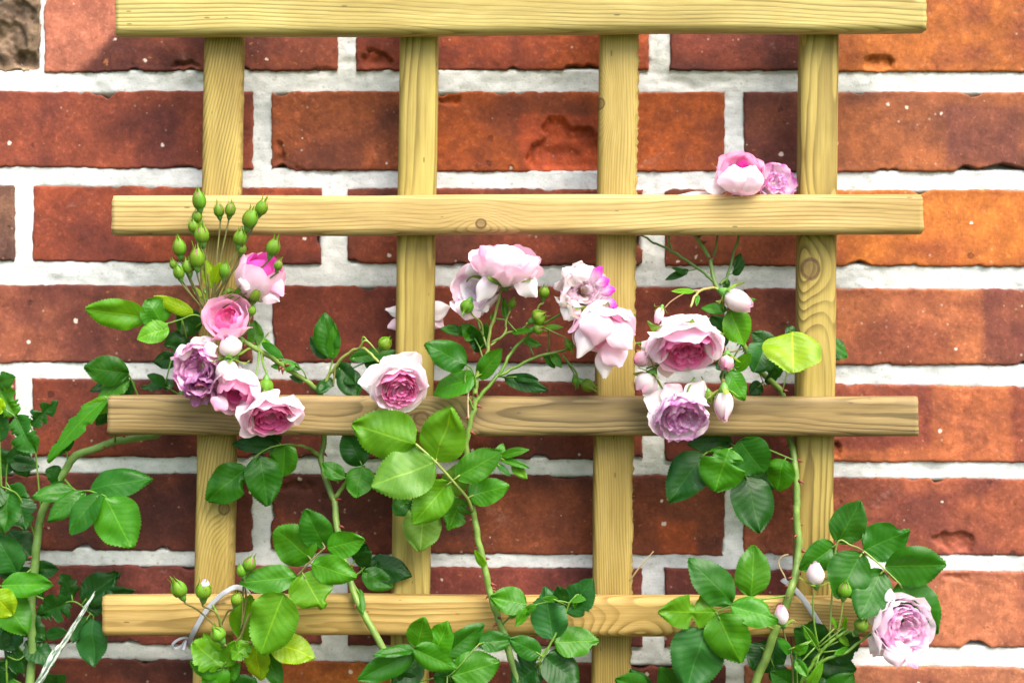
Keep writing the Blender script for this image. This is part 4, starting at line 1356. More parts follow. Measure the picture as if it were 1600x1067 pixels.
# bud sprays of the left cluster
HUB = (328, 468, .068)
for (x, y, w, h, an, hub, d) in [
        (311, 312, 22, 34, -3, (326, 440), .078), (308, 338, 17, 22, 5, (324, 430), .075), (302, 354, 17, 22, -12, (322, 428), .077), (315, 366, 23, 31, -4, (322, 440), .083),
        (342, 328, 17, 25, -4, (334, 445), .076), (360, 327, 17, 25, 12, (336, 445), .078), (391, 341, 25, 34, 18, (338, 450), .084), (409, 324, 20, 28, 25, (360, 430), .08),
        (375, 371, 21, 28, 14, (342, 455), .082), (378, 389, 15, 20, 8, (346, 450), .078), (280, 386, 22, 31, -6, (312, 470), .078), (308, 402, 24, 36, 2, (320, 472), .084),
        (294, 416, 20, 25, -10, (314, 470), .08), (279, 425, 18, 25, -14, (308, 472), .082), (271, 413, 13, 17, -20, (304, 468), .076), (351, 422, 18, 27, 10, (330, 470), .084),
        (427, 386, 22, 31, 24, (352, 468), .088), (435, 414, 14, 19, 20, (366, 470), .088), (394, 485, 13, 17, 20, (384, 520), .08)]:
    p2.bud(x, y, w, h, an, d, [(HUB[0] + (hub[0] - 328) * .4, max(hub[1] + 14, 474), .07), (hub[0], hub[1], .074)], r=1.35, scol=C_RED if y < 480 else C_GREEN)
p2.stem([(345, 500, .068), (330, 480, .07), (322, 462, .071), (320, 450, .072)], 3.2, 2.0, seed=33, color=C_GREEN)
p2.leaf([(330, 476, .07), (332, 455, .072), (334, 440, .073)], [(332, 450, 322, 406, 22, 'y', dict(fold=.4)), (334, 445, 344, 412, 18, 'y'), (320, 470, 300, 446, 10, 'y'), (345, 470, 380, 450, 9, 'l'), (350, 500, 330, 468, 9, 'l')], r=1.0)
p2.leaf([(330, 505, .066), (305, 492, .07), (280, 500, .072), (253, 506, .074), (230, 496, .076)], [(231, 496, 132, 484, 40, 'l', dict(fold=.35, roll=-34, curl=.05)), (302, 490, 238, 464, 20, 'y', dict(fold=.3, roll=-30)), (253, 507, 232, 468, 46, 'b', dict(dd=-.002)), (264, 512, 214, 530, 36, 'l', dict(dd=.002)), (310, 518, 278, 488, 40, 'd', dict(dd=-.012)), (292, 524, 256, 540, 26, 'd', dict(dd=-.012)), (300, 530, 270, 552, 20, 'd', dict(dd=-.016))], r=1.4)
p2.leaf([(400, 548, .06), (412, 530, .055), (420, 520, .05)], [(400, 540, 398, 500, 24, 'b', dict(dd=-.01)), (410, 535, 440, 556, 14, 'm'), (412, 530, 424, 548, 12, 'l')])
p2.bud(416, 605, 23, 28, 178, .082, [(408, 552, .062), (412, 572, .075)], r=1.6, scol=C_GREEN)
p2.stalk([(405, 548, .06), (402, 575, .07), (396, 600, .078)], 1.6)
# flowers of the left cluster
p2.flower(408, 425, 37, (.28, .75, .25), .07, [dict(n=5, R=1.0, smax=118, hw=52, flare=-.02, curl=.05, ruffle=.06, cin=WHITE, cout=BLUSH, cedge=PINK, eamt=.2), dict(n=4, R=.84, smax=138, hw=55, flare=-.1, curl=0, ruffle=.06, cin=PINK, cout=MAG)], dict(n=12, cin=PINK, cout=MAG, r1=.4), squash=1.25, label='pale bloom with a magenta tip behind the green buds', seed=41,
          loose=[(408, 452, 436, 470, 30, WHITE, BLUSH, dict(dd=.004)), (398, 445, 374, 436, 26, WHITE, WHITE, dict(dd=.01)), (420, 430, 442, 462, 26, BLUSH, PINK, dict(dd=.006))])
p2.flower(354, 496, 35, (-.12, .55, .85), .082, [dict(n=5, R=1.0, smax=116, hw=54, flare=.05, curl=.10, ruffle=.05, cin=WHITE, cout=(.87, .52, .68)), dict(n=5, R=.84, smax=122, hw=52, flare=-.04, curl=.05, ruffle=.05, cin=BLUSH, cout=(.86, .42, .62)), dict(n=4, R=.6, smax=132, hw=55, flare=-.1, curl=0, ruffle=.06, cin=PINK, cout=ROSE)], dict(n=9, cin=PINK, cout=ROSE, r1=.3, size=.3), label='half-open pink rose above the faded blooms', seed=42)
p2.flower(308, 577, 37, (-.15, -.15, .95), .088, [dict(n=6, R=1.0, smax=112, hw=48, flare=.02, curl=.05, ruffle=.16, cin=WHITE, cout=(.95, .74, .87), cedge=PURPLE, eamt=.24), dict(n=6, R=.86, smax=116, hw=44, ruffle=.16, cin=BLUSH, cout=(.95, .70, .85), cedge=PURPLE, eamt=.26)], dict(n=22, cin=(.85, .36, .68), cout=(.95, .66, .84), cedge=PURPLE, eamt=.26, ruffle=.2, top=.32), label='faded lilac rose with purple petal edges at the far left', seed=43,
          loose=[(300, 545, 272, 556, 26, CREAM, BLUSH, dict(ce=PURPLE, ea=.3)), (316, 552, 338, 540, 24, WHITE, CREAM, {}), (300, 548, 318, 528, 30, WHITE, CREAM, dict(ce=TAN, ea=.3, dd=-.006)), (306, 545, 334, 530, 28, CREAM, WHITE, dict(ce=TAN, ea=.35, dd=-.006))])
p2.flower(314, 610, 22, (.1, -.6, .75), .086, [dict(n=6, R=1.0, smax=110, hw=44, ruffle=.3, cin=LILAC, cout=(.55, .28, .5), cedge=PLUM, eamt=.4)], dict(n=22, cin=LILAC, cout=PURPLE, cedge=TAN, eamt=.4, ruffle=.3), sep=False, label='shrivelled dark purple bloom hanging over the rail', seed=44)
p2.bud(359, 540, 37, 34, -14, .092, kind='white', lean=.7)
p2.stalk([(372, 528, .066), (366, 545, .08), (362, 552, .084)], 1.5)
p2.bud(354, 581, 36, 40, 186, .094, [(378, 545, .07), (362, 556, .086)], kind='white', lean=.35, r=1.5, scol=C_GREEN)
p2.flower(370, 612, 37, (-.25, -.62, .7), .09, [dict(n=5, R=1.0, smax=116, hw=54, flare=.02, curl=.06, ruffle=.05, cin=WHITE, cout=BLUSH, cedge=PINK, eamt=.15), dict(n=5, R=.85, smax=136, hw=52, flare=-.12, curl=0, ruffle=.05, cin=BLUSH, cout=PINK), dict(n=4, R=.62, smax=146, hw=50, flare=-.1, ruffle=.05, cin=PINK, cout=ROSE)], dict(n=8, cin=ROSE, cout=DEEP, r1=.25, size=.25), label='nodding half-open pale pink rose above the rail', seed=45, squash=1.05,
          loose=[(350, 620, 336, 640, 30, BLUSH, PINK, dict(dd=.002))])
p2.flower(424, 655, 38, (.22, -.78, .60), .092, cup((.92, .74, .83), (.89, .55, .71), (.86, .30, .53)), dict(n=30, cin=PINK, cout=(.84, .17, .44), r1=.62, top=.2), label='open pink rose lying over the left of the third rail', seed=46, squash=.85,
          loose=[(444, 642, 474, 636, 46, WHITE, BLUSH, dict(dd=-.005, nz=.8, curl=.1, cup=-.2)), (402, 642, 369, 648, 56, WHITE, BLUSH, dict(dd=-.006, cup=.3)), (420, 640, 404, 616, 66, WHITE, WHITE, dict(dd=-.006, nz=.7, cup=.3))])
p2.flower(625, 608, 36, (.22, -.56, .80), .09, cup(WHITE, BLUSH, (.86, .32, .56), open_=.98), dict(n=40, cin=PINK, cout=(.84, .17, .46), cedge=BLUSH, eamt=.15, r1=.70, top=.28, size=.3), label='white-edged rose with a ruffled deep pink centre at the second post', seed=47, squash=.88,
          loose=[(622, 590, 561, 596, 52, WHITE, WHITE, dict(dd=-.006, curl=.12, nx=-.4, cup=.25)), (622, 592, 656, 550, 46, WHITE, WHITE, dict(dd=-.012, curl=-.05, nz=.1)), (622, 590, 600, 558, 56, WHITE, WHITE, dict(dd=-.007, cup=.3)), (640, 590, 669, 602, 34, WHITE, BLUSH, dict(dd=-.010, nx=.4))])

# 3. cane with the central blooms
p3 = Plant(820, 0.07, 'rose cane up the middle bay with five blooms and a large pale compound leaf')
p3.stem([(812, 1085, .078), (796, 1022, .074), (783, 978, .07), (772, 946, .069), (762, 907, .068), (751, 859, .067), (744, 820, .067), (738, 790, .068), (732, 740, .068), (729, 697, .069), (734, 665, .07), (742, 629, .07), (744, 592, .068)], 6.5, 4.2, thorns=30, to_ground=True, seed=14, color=C_CANE)
p3.stem([(742, 629, .07), (762, 604, .068), (778, 588, .064), (802, 575, .06), (835, 558, .056), (882, 546, .054), (905, 538, .056)], 3.2, 1.8, seed=15, color=C_GREEN)
p3.stem([(778, 588, .064), (790, 566, .062), (802, 547, .06), (822, 526, .06), (850, 505, .062), (876, 491, .066)], 2.8, 1.8, seed=16, color=C_GREEN)
p3.stem([(744, 592, .068), (752, 570, .068), (762, 545, .067), (766, 520, .067), (778, 477, .068), (785, 447, .07)], 3.0, 2.0, seed=17, color=C_PALE)
p3.stem([(762, 545, .067), (748, 505, .062), (735, 488, .06), (722, 478, .058)], 1.8, 1.5, seed=18, color=C_PALE)
p3.stem([(766, 540, .067), (789, 520, .065), (791, 500, .064), (797, 484, .064)], 1.8, 1.4, seed=19, color=C_PALE)
p3.stem([(768, 535, .067), (800, 518, .064), (830, 512, .064)], 1.7, 1.4, seed=20, color=C_GREEN)
p3.stem([(740, 640, .072), (729, 610, .074), (728, 585, .074), (730, 570, .074)], 1.7, 1.2, seed=21, color=C_GREEN)
p3.stalk([(732, 655, .076), (731, 625, .077), (733, 602, .077)], 1.6, (0.42, 0.33, 0.2))
p3.leaf([(738, 798, .07), (730, 778, .078), (707, 751, .086), (681, 722, .09), (649, 693, .09)], [
    (649, 693, 550, 662, 78, 'l', dict(fold=.1, roll=-6, curl=.04)), (679, 722, 580, 760, 76, 'p', dict(fold=.08, roll=6, dd=.002, curl=.02)), (681, 720, 707, 636, 70, 'l', dict(fold=.14, dd=-.002)),
    (702, 752, 646, 818, 54, 'l', dict(fold=.2)), (711, 746, 784, 706, 46, 'b', dict(fold=.12)), (732, 775, 796, 758, 40, 'b', dict(fold=.15, dd=-.004))], r=2.6, color=C_PALE)
p3.leaf([(733, 735, .068), (716, 742, .062), (690, 772, .06), (662, 792, .058)], [(662, 793, 657, 860, 56, 'p', dict(roll=-10, dd=-.003)), (722, 778, 700, 828, 42, 'b', dict(rag=.4)), (640, 780, 616, 803, 32, 'm', dict(dd=-.004)), (694, 772, 735, 724, 40, 'p', dict(dd=-.004)), (690, 770, 640, 785, 30, 'd', dict(dd=-.01))])
p3.leaf([(743, 610, .069), (742, 590, .074), (736, 576, .078), (729, 570, .08)], [(729, 570, 664, 537, 46, 'm', dict(fold=.1)), (741, 589, 674, 610, 46, 'b', dict(fold=.1)), (748, 590, 784, 545, 30, 'b', dict(fold=.45, dd=-.006))])
p3.leaf([(778, 588, .064), (786, 589, .055)], [(788, 590, 856, 610, 24, 'd'), (800, 588, 840, 592, 14, 'd')])
p3.leaf([(731, 737, .068), (760, 728, .066), (776, 716, .066), (785, 705, .066)], [(778, 716, 786, 692, 16, 'b'), (784, 712, 818, 700, 14, 'b', dict(fold=.5, curl=.4)), (782, 718, 822, 724, 12, 'b', dict(fold=.5, curl=.4)), (800, 726, 824, 748, 16, 'l', dict(fold=.4)), (776, 724, 798, 744, 10, 'm')], r=1.2)
p3.leaf([(757, 570, .068), (748, 540, .062), (735, 522, .058), (720, 520, .056)], [(730, 520, 688, 512, 18, 'm', dict(fold=.4)), (740, 530, 722, 506, 24, 'b'), (745, 540, 735, 508, 22, 'm', dict(dd=-.008)), (752, 550, 740, 520, 24, 'd', dict(dd=-.01)), (755, 545, 760, 505, 18, 'm', dict(dd=-.006))], r=1.4)
p3.leaf([(791, 500, .064), (788, 480, .064)], [(790, 498, 787, 464, 10, 'b'), (772, 505, 768, 490, 9, 'l'), (800, 520, 838, 514, 10, 'b')], r=.9)
p3.leaf([(835, 558, .056), (858, 550, .05)], [(850, 555, 868, 575, 12, 'm', dict(rag=.3)), (862, 552, 876, 572, 14, 'b'), (816, 530, 846, 540, 14, 'b', dict(rag=.3)), (850, 512, 880, 510, 10, 'l')], r=1)
p3.leaf([(762, 907, .068), (756, 880, .07)], [(757, 885, 743, 862, 12, 'l', dict(fold=.5))], r=1)
p3.leaf([(783, 978, .07), (792, 968, .074), (806, 955, .076), (823, 943, .078)], [(823, 944, 766, 932, 42, 'b', dict(fold=.25, roll=10)), (796, 966, 812, 948, 12, 'l')], r=1.4)
p3.bud(729, 480, 22, 24, 205, .078, None, lean=.3)
p3.stalk([(755, 525, .066), (752, 505, .07), (740, 494, .074), (736, 488, .076)], 1.6, C_PALE)
p3.bud(800, 474, 13, 17, 20, .066)
p3.bud(850, 456, 18, 20, 5, .07, [(834, 500, .064), (842, 478, .068)], r=1.4, scol=C_PALE)
p3.bud(842, 495, 26, 22, 60, .074, [(810, 518, .064), (826, 506, .07)], r=1.6, scol=C_PALE)
p3.bud(841, 513, 20, 17, 80, .072)
p3.bud(890, 540, 14, 20, 150, .07, [(850, 512, .064), (872, 522, .068)], r=1.2, scol=C_PALE)
p3.bud(919, 602, 20, 26, 120, .06, [(880, 556, .056), (900, 582, .058)], r=1.8, scol=C_GREEN)
p3.bud(900, 596, 13, 18, 165, .056, [(878, 552, .054), (890, 572, .055)], r=1.1, scol=C_RED)
# central blooms
p3.flower(792, 408, 46, (.05, .85, .28), .078, [dict(n=5, R=1.0, smax=104, hw=52, flare=.12, curl=.12, ruffle=.07, cin=WHITE, cout=BLUSH, cedge=PINK, eamt=.12), dict(n=5, R=.9, smax=112, hw=52, flare=.04, curl=.06, ruffle=.07, cin=WHITE, cout=(.75, .5, .6))], dict(n=18, cin=BLUSH, cout=PINK, r1=.5), squash=.82, label='pale pink rose facing up at the top of the middle bay', seed=51,
          loose=[(778, 428, 750, 400, 30, WHITE, BLUSH, dict(nx=-.5, ce=PINK, ea=.15)), (776, 428, 746, 468, 32, BLUSH, WHITE, dict(dd=.008, curl=.2)), (806, 425, 838, 462, 38, BLUSH, WHITE, dict(dd=.008, curl=.2, ce=PINK, ea=.12)), (790, 430, 788, 380, 62, WHITE, BLUSH, dict(dd=.012, cup=.6, nz=.0)), (806, 428, 842, 404, 36, BLUSH, BLUSH, dict(dd=.010, nx=.5, ce=PINK, ea=.15)), (776, 425, 752, 384, 36, BLUSH, PINK, dict(dd=.006, nx=-.4))])
p3.flower(740, 452, 37, (-.45, .25, .8), .062, [dict(n=6, R=1.0, smax=104, hw=50, flare=.08, curl=.08, ruffle=.1, cin=WHITE, cout=WHITE, cedge=BLUSH, eamt=.35), dict(n=5, R=.86, smax=112, hw=48, ruffle=.1, cin=WHITE, cout=BLUSH)], dict(n=14, cin=BLUSH, cout=WHITE, r1=.5, ruffle=.2), label='blowsy white and blush bloom behind the upright pink rose', seed=52,
          loose=[(738, 470, 724, 498, 44, WHITE, BLUSH, dict(dd=.008)), (748, 430, 738, 408, 36, WHITE, WHITE, dict(dd=.004)), (745, 470, 762, 486, 34, BLUSH, WHITE, dict(dd=.006))])
p3.flower(652, 492, 22, (-.1, .1, .9), .014, [dict(n=5, R=1.0, smax=88, hw=48, flare=.1, ruffle=.1, cin=WHITE, cout=WHITE, cedge=BLUSH, eamt=.2)], None, squash=.4, label='spent white bloom mostly hidden behind the second post', seed=53, sep=False,
          loose=[(664, 492, 703, 478, 32, WHITE, WHITE, dict(dd=.006, ce=TAN, ea=.12)), (666, 494, 692, 510, 30, WHITE, BLUSH, dict(dd=.004)), (640, 490, 603, 482, 20, WHITE, WHITE, dict(dd=.006)), (640, 500, 604, 510, 20, BLUSH, BLUSH, dict(dd=.006))])
p3.flower(914, 455, 38, (.4, .15, .85), .078, [dict(n=6, R=1.0, smax=110, hw=46, ruffle=.22, cin=CREAM, cout=WHITE, cedge=TAN, eamt=.25), dict(n=6, R=.86, smax=112, hw=44, ruffle=.24, cin=CREAM, cout=WHITE, cedge=LILAC, eamt=.5)], dict(n=24, cin=TAN, cout=WHITE, cedge=LILAC, eamt=.4, ruffle=.3, r1=.6), label='withered cream and purple bloom beside the third post', seed=54,
          loose=[(925, 440, 940, 416, 18, LILAC, PURPLE, dict(dd=.012, ce=PURPLE, ea=.6)), (936, 455, 962, 452, 20, LILAC, PURPLE, dict(dd=.012, ce=PURPLE, ea=.6)), (940, 470, 966, 478, 20, LILAC, PURPLE, dict(dd=.012, ce=PLUM, ea=.5)), (932, 445, 952, 436, 18, BLUSH, PURPLE, dict(dd=.014, ce=PURPLE, ea=.5)), (944, 478, 962, 494, 16, LILAC, PURPLE, dict(dd=.012)), (900, 470, 884, 500, 34, WHITE, WHITE, dict(dd=.004, ce=TAN, ea=.4)), (905, 445, 880, 420, 30, CREAM, WHITE, dict(dd=.002)), (912, 440, 908, 412, 34, WHITE, WHITE, dict(dd=.006))])
p3.flower(940, 518, 43, (.1, -.72, .45), .084, [dict(n=5, R=1.0, smax=104, hw=52, flare=.08, curl=.1, ruffle=.06, cin=WHITE, cout=BLUSH, cedge=PINK, eamt=.1), dict(n=4, R=.88, smax=108, hw=52, flare=.04, curl=.05, ruffle=.07, cin=BLUSH, cout=PINK)], dict(n=10, cin=BLUSH, cout=PINK, r1=.4), squash=.9, label='drooping blush rose in front of the third post', seed=55,
          loose=[(930, 492, 902, 556, 40, BLUSH, WHITE, dict(dd=.012, nx=-.4)), (936, 485, 930, 538, 54, BLUSH, (.75, .52, .6), dict(dd=.016, cup=.5)), (950, 500, 986, 545, 50, (.74, .45, .56), BLUSH, dict(dd=.012, nx=.4)), (945, 540, 945, 590, 30, BLUSH, WHITE, dict(dd=.0, ce=WHITE)), (940, 500, 930, 470, 60, BLUSH, BLUSH, dict(dd=.006, nz=.6)), (948, 535, 972, 572, 46, (.9, .62, .75), BLUSH, dict(dd=.004, nx=.3))])

# 4. cane by the right post with the upper right blooms
p4 = Plant(1160, 0.06, 'rose cane beside the right post with the large cupped pink rose and faded purple bloom')
p4.stem([(1178, 1085, .07), (1196, 1030, .07), (1213, 984, .069), (1226, 951, .068), (1236, 918, .067), (1244, 886, .06), (1247, 859, .055), (1246, 804, .052), (1245, 765, .05), (1241, 712, .045), (1234, 684, .034), (1230, 650, .03), (1222, 615, .03), (1205, 595, .034), (1186, 580, .036), (1168, 552, .038), (1150, 505, .04), (1138, 470, .04), (1117, 442, .036), (1110, 407, .032), (1098, 385, .03), (1083, 362, .03)], 8, 3, thorns=36, to_ground=True, seed=24, color=C_CANE)
p4.stem([(1117, 442, .036), (1090, 420, .032), (1066, 402, .03), (1046, 390, .03), (1020, 378, .03), (998, 366, .03)], 2.4, 1.8, seed=25, color=(0.08, 0.17, 0.03))
p4.stem([(1125, 445, .038), (1137, 430, .034), (1146, 400, .03), (1156, 362, .028)], 2.4, 2, seed=26, color=(0.08, 0.17, 0.03))
p4.stem([(1111, 410, .032), (1118, 385, .03), (1122, 362, .03)], 1.8, 1.6, seed=27, color=(0.08, 0.17, 0.03))
p4.stem([(1050, 393, .03), (1045, 375, .03), (1044, 362, .03)], 1.8, 1.6, seed=28, color=(0.08, 0.17, 0.03))
p4.stem([(1150, 362, .028), (1152, 320, .03), (1156, 298, .034)], 2, 1.6, seed=29, color=C_GREEN)
p4.leaf([(1090, 420, .032), (1074, 424, .03)], [(1076, 422, 1040, 437, 12, 'd'), (1074, 428, 1050, 418, 10, 'd')], r=1)
p4.leaf([(1137, 430, .034), (1150, 424, .03), (1156, 414, .03)], [(1150, 425, 1158, 396, 16, 'd'), (1146, 430, 1164, 410, 12, 'd'), (1134, 436, 1136, 455, 12, 'd')], r=1)
p4.leaf([(1142, 475, .04), (1140, 484, .052), (1138, 487, .056)], [(1140, 485, 1166, 537, 46, 'l', dict(fold=.12)), (1136, 484, 1096, 480, 17, 'b'), (1156, 472, 1182, 468, 10, 'b')], r=1.6)
p4.leaf([(1162, 540, .038), (1142, 530, .034), (1125, 520, .03)], [(1140, 528, 1112, 494, 34, 'd'), (1130, 520, 1150, 490, 26, 'd', dict(dd=-.004)), (1140, 530, 1108, 528, 24, 'd'), (1150, 560, 1120, 575, 30, 'd')], r=1.4)
p4.leaf([(1186, 580, .036), (1196, 555, .042), (1210, 530, .05), (1238, 522, .06)], [(1238, 520, 1241, 577, 86, 'y', dict(fold=.06, roll=0, pitch=.02, curl=.1)), (1196, 540, 1182, 578, 48, 'k', dict(dd=-.004)), (1210, 545, 1176, 520, 30, 'd', dict(dd=-.008)), (1205, 560, 1218, 590, 26, 'd', dict(dd=-.01)), (1240, 522, 1228, 512, 20, 'd', dict(dd=-.014))])
p4.leaf([(1222, 612, .03), (1240, 560, .018), (1290, 540, .018)], [(1288, 532, 1327, 553, 34, 'm', dict(roll=-20)), (1288, 540, 1312, 560, 16, 'd', dict(dd=-.003))], r=1.2)
p4.leaf([(1186, 582, .036), (1196, 604, .03)], [(1190, 600, 1172, 616, 22, 'd'), (1200, 600, 1212, 575, 20, 'd')], r=1)
p4.leaf([(1168, 552, .038), (1155, 570, .06), (1140, 579, .075)], [(1137, 580, 1168, 624, 33, 'b', dict(roll=-12)), (1150, 579, 1173, 552, 20, 'b'), (1140, 578, 1128, 596, 18, 'm', dict(dd=-.006))], r=1.2)
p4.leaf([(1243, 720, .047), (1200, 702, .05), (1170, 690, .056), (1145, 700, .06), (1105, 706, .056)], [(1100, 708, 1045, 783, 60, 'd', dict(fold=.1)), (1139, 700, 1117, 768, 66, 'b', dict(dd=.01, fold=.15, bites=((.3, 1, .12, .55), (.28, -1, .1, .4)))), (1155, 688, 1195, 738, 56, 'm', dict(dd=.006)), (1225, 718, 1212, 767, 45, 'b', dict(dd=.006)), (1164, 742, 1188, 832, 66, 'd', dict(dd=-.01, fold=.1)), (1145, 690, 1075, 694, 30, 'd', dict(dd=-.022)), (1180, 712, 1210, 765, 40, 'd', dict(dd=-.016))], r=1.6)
p4.stalk([(1171, 692, .055), (1168, 720, .048), (1165, 745, .046)], 1.4)
p4.leaf([(1213, 984, .069), (1170, 966, .08), (1142, 945, .086), (1120, 956, .086), (1100, 978, .084)], [], r=1.5)
p4.leaf([(1232, 930, .067), (1190, 936, .08), (1160, 938, .086), (1142, 946, .088), (1119, 956, .088), (1101, 980, .084)], [(1144, 941, 1082, 876, 56, 'm', dict(fold=.12)), (1173, 932, 1179, 852, 54, 'b', dict(fold=.15)), (1117, 955, 1030, 956, 50, 'l', dict(fold=.12, bites=((.42, 1, .1, .6), (.42, -1, .1, .6)))), (1142, 947, 1216, 966, 46, 'b', dict(bites=((.85, 1, .1, .5),))), (1121, 959, 1158, 1036, 66, 'b', dict(fold=.12, dd=.004)), (1100, 981, 1076, 1076, 80, 'k', dict(fold=.1, dd=.002))], r=1.7)
p4.leaf([(1200, 1020, .07), (1188, 1010, .066)], [(1212, 1000, 1196, 1052, 46, 'd', dict(dd=-.012)), (1196, 1006, 1176, 1046, 40, 'd', dict(dd=-.008)), (1206, 1040, 1230, 1070, 30, 'd', dict(dd=-.01))], r=1.4)
p4.leaf([(1180, 1080, .07), (1080, 1085, .07), (1010, 1082, .07)], [(1060, 1084, 1034, 1046, 38, 'm'), (1010, 1082, 962, 1060, 40, 'm'), (1012, 1085, 986, 1046, 30, 'd', dict(dd=-.006))], r=1.6)
p4.stem([(1138, 470, .04), (1120, 452, .05), (1100, 453, .062), (1086, 462, .074), (1079, 480, .082)], 2.4, 1.8, seed=31, color=(0.28, 0.24, 0.08))
p4.stalk([(1100, 453, .062), (1075, 456, .066), (1050, 470, .068), (1038, 482, .069)], 1.3, (0.34, 0.20, 0.09))
p4.bud(1030, 492, 15, 25, 200, .07, kind='pink', lean=.1)
p4.leaf([(1090, 456, .07), (1070, 455, .068)], [(1085, 455, 1048, 456, 9, 'l'), (1090, 460, 1088, 478, 8, 'b')], r=1)
p4.bud(1153, 469, 36, 46, 120, .062, [(1128, 450, .045), (1130, 456, .055)], kind='white', lean=.3, r=1.8, scol=C_PALE)
p4.bud(1002, 560, 26, 24, 240, .08, [(1078, 530, .05), (1022, 546, .07)], kind='pink', lean=.3, r=1.5, scol=C_GREEN)
p4.bud(1009, 599, 37, 34, 215, .08, [(1070, 560, .06), (1012, 575, .074)], kind='white', lean=.4, r=1.5, scol=C_GREEN)
p4.bud(1135, 566, 25, 24, 190, .082, [(1160, 545, .04), (1140, 550, .075)], kind='pink', lean=.5, r=1.3)
p4.bud(1131, 632, 32, 48, 182, .088, [(1130, 580, .075), (1128, 600, .084)], kind='white', lean=.2, r=1.6)
p4.bud(1109, 620, 16, 20, 165, .082, [(1096, 588, .076), (1104, 604, .08)], r=1.2)
p4.stalk([(1085, 590, .076), (1078, 602, .08), (1074, 612, .082)], 1.8, C_GREEN)
p4.stalk([(905, 538, .056), (1000, 536, .03), (1030, 524, .05), (1050, 520, .07)], 1.8, C_GREEN)
p4.flower(1073, 550, 47, (.08, -.82, .58), .09, cup((.92, .78, .86), (.90, .58, .74), (.86, .27, .52), open_=1.0, n0=6), dict(n=40, cin=DEEP, cout=(.84, .12, .40), r1=.62, top=.14, size=.3, cedge=PINK, eamt=.25), label='large cupped rose with a deep pink heart above the third rail', seed=61, squash=.9,
          loose=[(1060, 530, 1038, 496, 62, WHITE, BLUSH, dict(dd=-.006, cup=.3, nz=.8, nx=-.3)), (1080, 527, 1098, 492, 62, WHITE, WHITE, dict(dd=-.004, cup=.3, nz=.8)), (1095, 538, 1132, 528, 58, WHITE, BLUSH, dict(dd=-.006, cup=.25, nx=.5)), (1045, 540, 1010, 546, 50, WHITE, BLUSH, dict(dd=-.006, cup=.25, nx=-.5, curl=.2))])
p4.flower(1066, 653, 41, (.1, -.62, .75), .09, [dict(n=6, R=1.0, smax=104, hw=46, ruffle=.16, cin=WHITE, cout=(.93, .82, .90), cedge=PURPLE, eamt=.25), dict(n=6, R=.88, smax=110, hw=42, ruffle=.18, cin=BLUSH, cout=(.92, .74, .88), cedge=PURPLE, eamt=.3)], dict(n=44, cin=(.78, .22, .6), cout=(.95, .66, .84), cedge=PURPLE, eamt=.3, top=.32, ruffle=.24, r1=.68, size=.28), label='faded purple crumpled rose hanging in front of the third rail', seed=62, squash=.85,
          loose=[(1052, 640, 1008, 618, 44, WHITE, WHITE, dict(dd=-.010)), (1060, 630, 1042, 599, 40, WHITE, WHITE, dict(dd=-.012, ce=PINK, ea=.2)), (1076, 636, 1098, 597, 42, WHITE, WHITE, dict(dd=-.010)), (1042, 645, 1012, 652, 34, WHITE, WHITE, dict(dd=-.008))])
p4.flower(1159, 270, 38, (.12, .45, .78), .052, [dict(n=5, R=1.0, smax=112, hw=54, flare=.03, curl=.05, ruffle=.05, cin=WHITE, cout=(.93, .74, .85), cedge=MAG, eamt=.08), dict(n=5, R=.86, smax=122, hw=52, flare=-.06, ruffle=.05, cin=BLUSH, cout=PINK)], dict(n=14, cin=PINK, cout=MAG, r1=.45, size=.3, top=.25), squash=.88, label='pale pink rose resting on top of the second rail', seed=63,
          loose=[(1132, 298, 1096, 284, 32, WHITE, WHITE, dict(dd=-.006, nz=.6)), (1150, 300, 1146, 258, 56, (.92, .76, .86), (.93, .72, .84), dict(dd=.016, cup=.5, nz=.1)), (1120, 302, 1060, 299, 10, WHITE, CREAM, dict(dd=-.01, nz=1)), (1165, 300, 1180, 260, 46, (.92, .78, .87), (.93, .72, .84), dict(dd=.016, cup=.5, nx=.3))])
p4.flower(1213, 286, 28, (.25, .25, .9), .05, [dict(n=6, R=1.0, smax=104, hw=46, ruffle=.2, cin=WHITE, cout=LILAC, cedge=PURPLE, eamt=.4)], dict(n=32, cin=BLUSH, cout=(.93, .72, .88), cedge=(.66, .08, .5), eamt=.34, top=.3, ruffle=.28, r1=.7, size=.3), label='withered lilac bloom tucked beside the right post on the second rail', seed=64, sep=False, squash=.8)
p4.stalk([(1156, 300, .034), (1185, 306, .036), (1210, 306, .04)], 1.5)

# 5. low shoot with buds at the lower left
p5 = Plant(352, 0.07, 'low bud-bearing rose shoot tied to the left post above the bottom rail')
p5.stem([(360, 1085, .07), (356, 1050, .072), (352, 1018, .076), (347, 985, .08), (340, 960, .082), (332, 945, .083)], 4.5, 1.8, to_ground=True, seed=44, color=C_GREEN)
p5.stem([(352, 1018, .076), (372, 1000, .08), (390, 960, .084), (430, 920, .086), (463, 901, .088)], 2.2, 1.8, seed=45, color=C_RED)
for (x, y, w, h, an, st, kd) in [(279, 919, 25, 32, -22, [(344, 985, .08), (312, 955, .084)], 'green'), (318, 921, 26, 32, 4, [(348, 990, .08), (338, 958, .084)], 'green'), (370, 935, 19, 22, 20, [(346, 975, .08), (356, 955, .084)], 'green'),
                                 (340, 990, 25, 25, -30, [(350, 1010, .078)], 'green'), (377, 891, 16, 22, -14, [(376, 985, .08), (384, 940, .082)], 'green'), (390, 880, 21, 26, 20, [(378, 980, .08), (380, 920, .082)], 'green')]:
    p5.bud(x, y, w, h, an, .092, st, kd, r=1.5)
p5.bud(320, 912, 14, 16, 4, .0935, None, 'white')
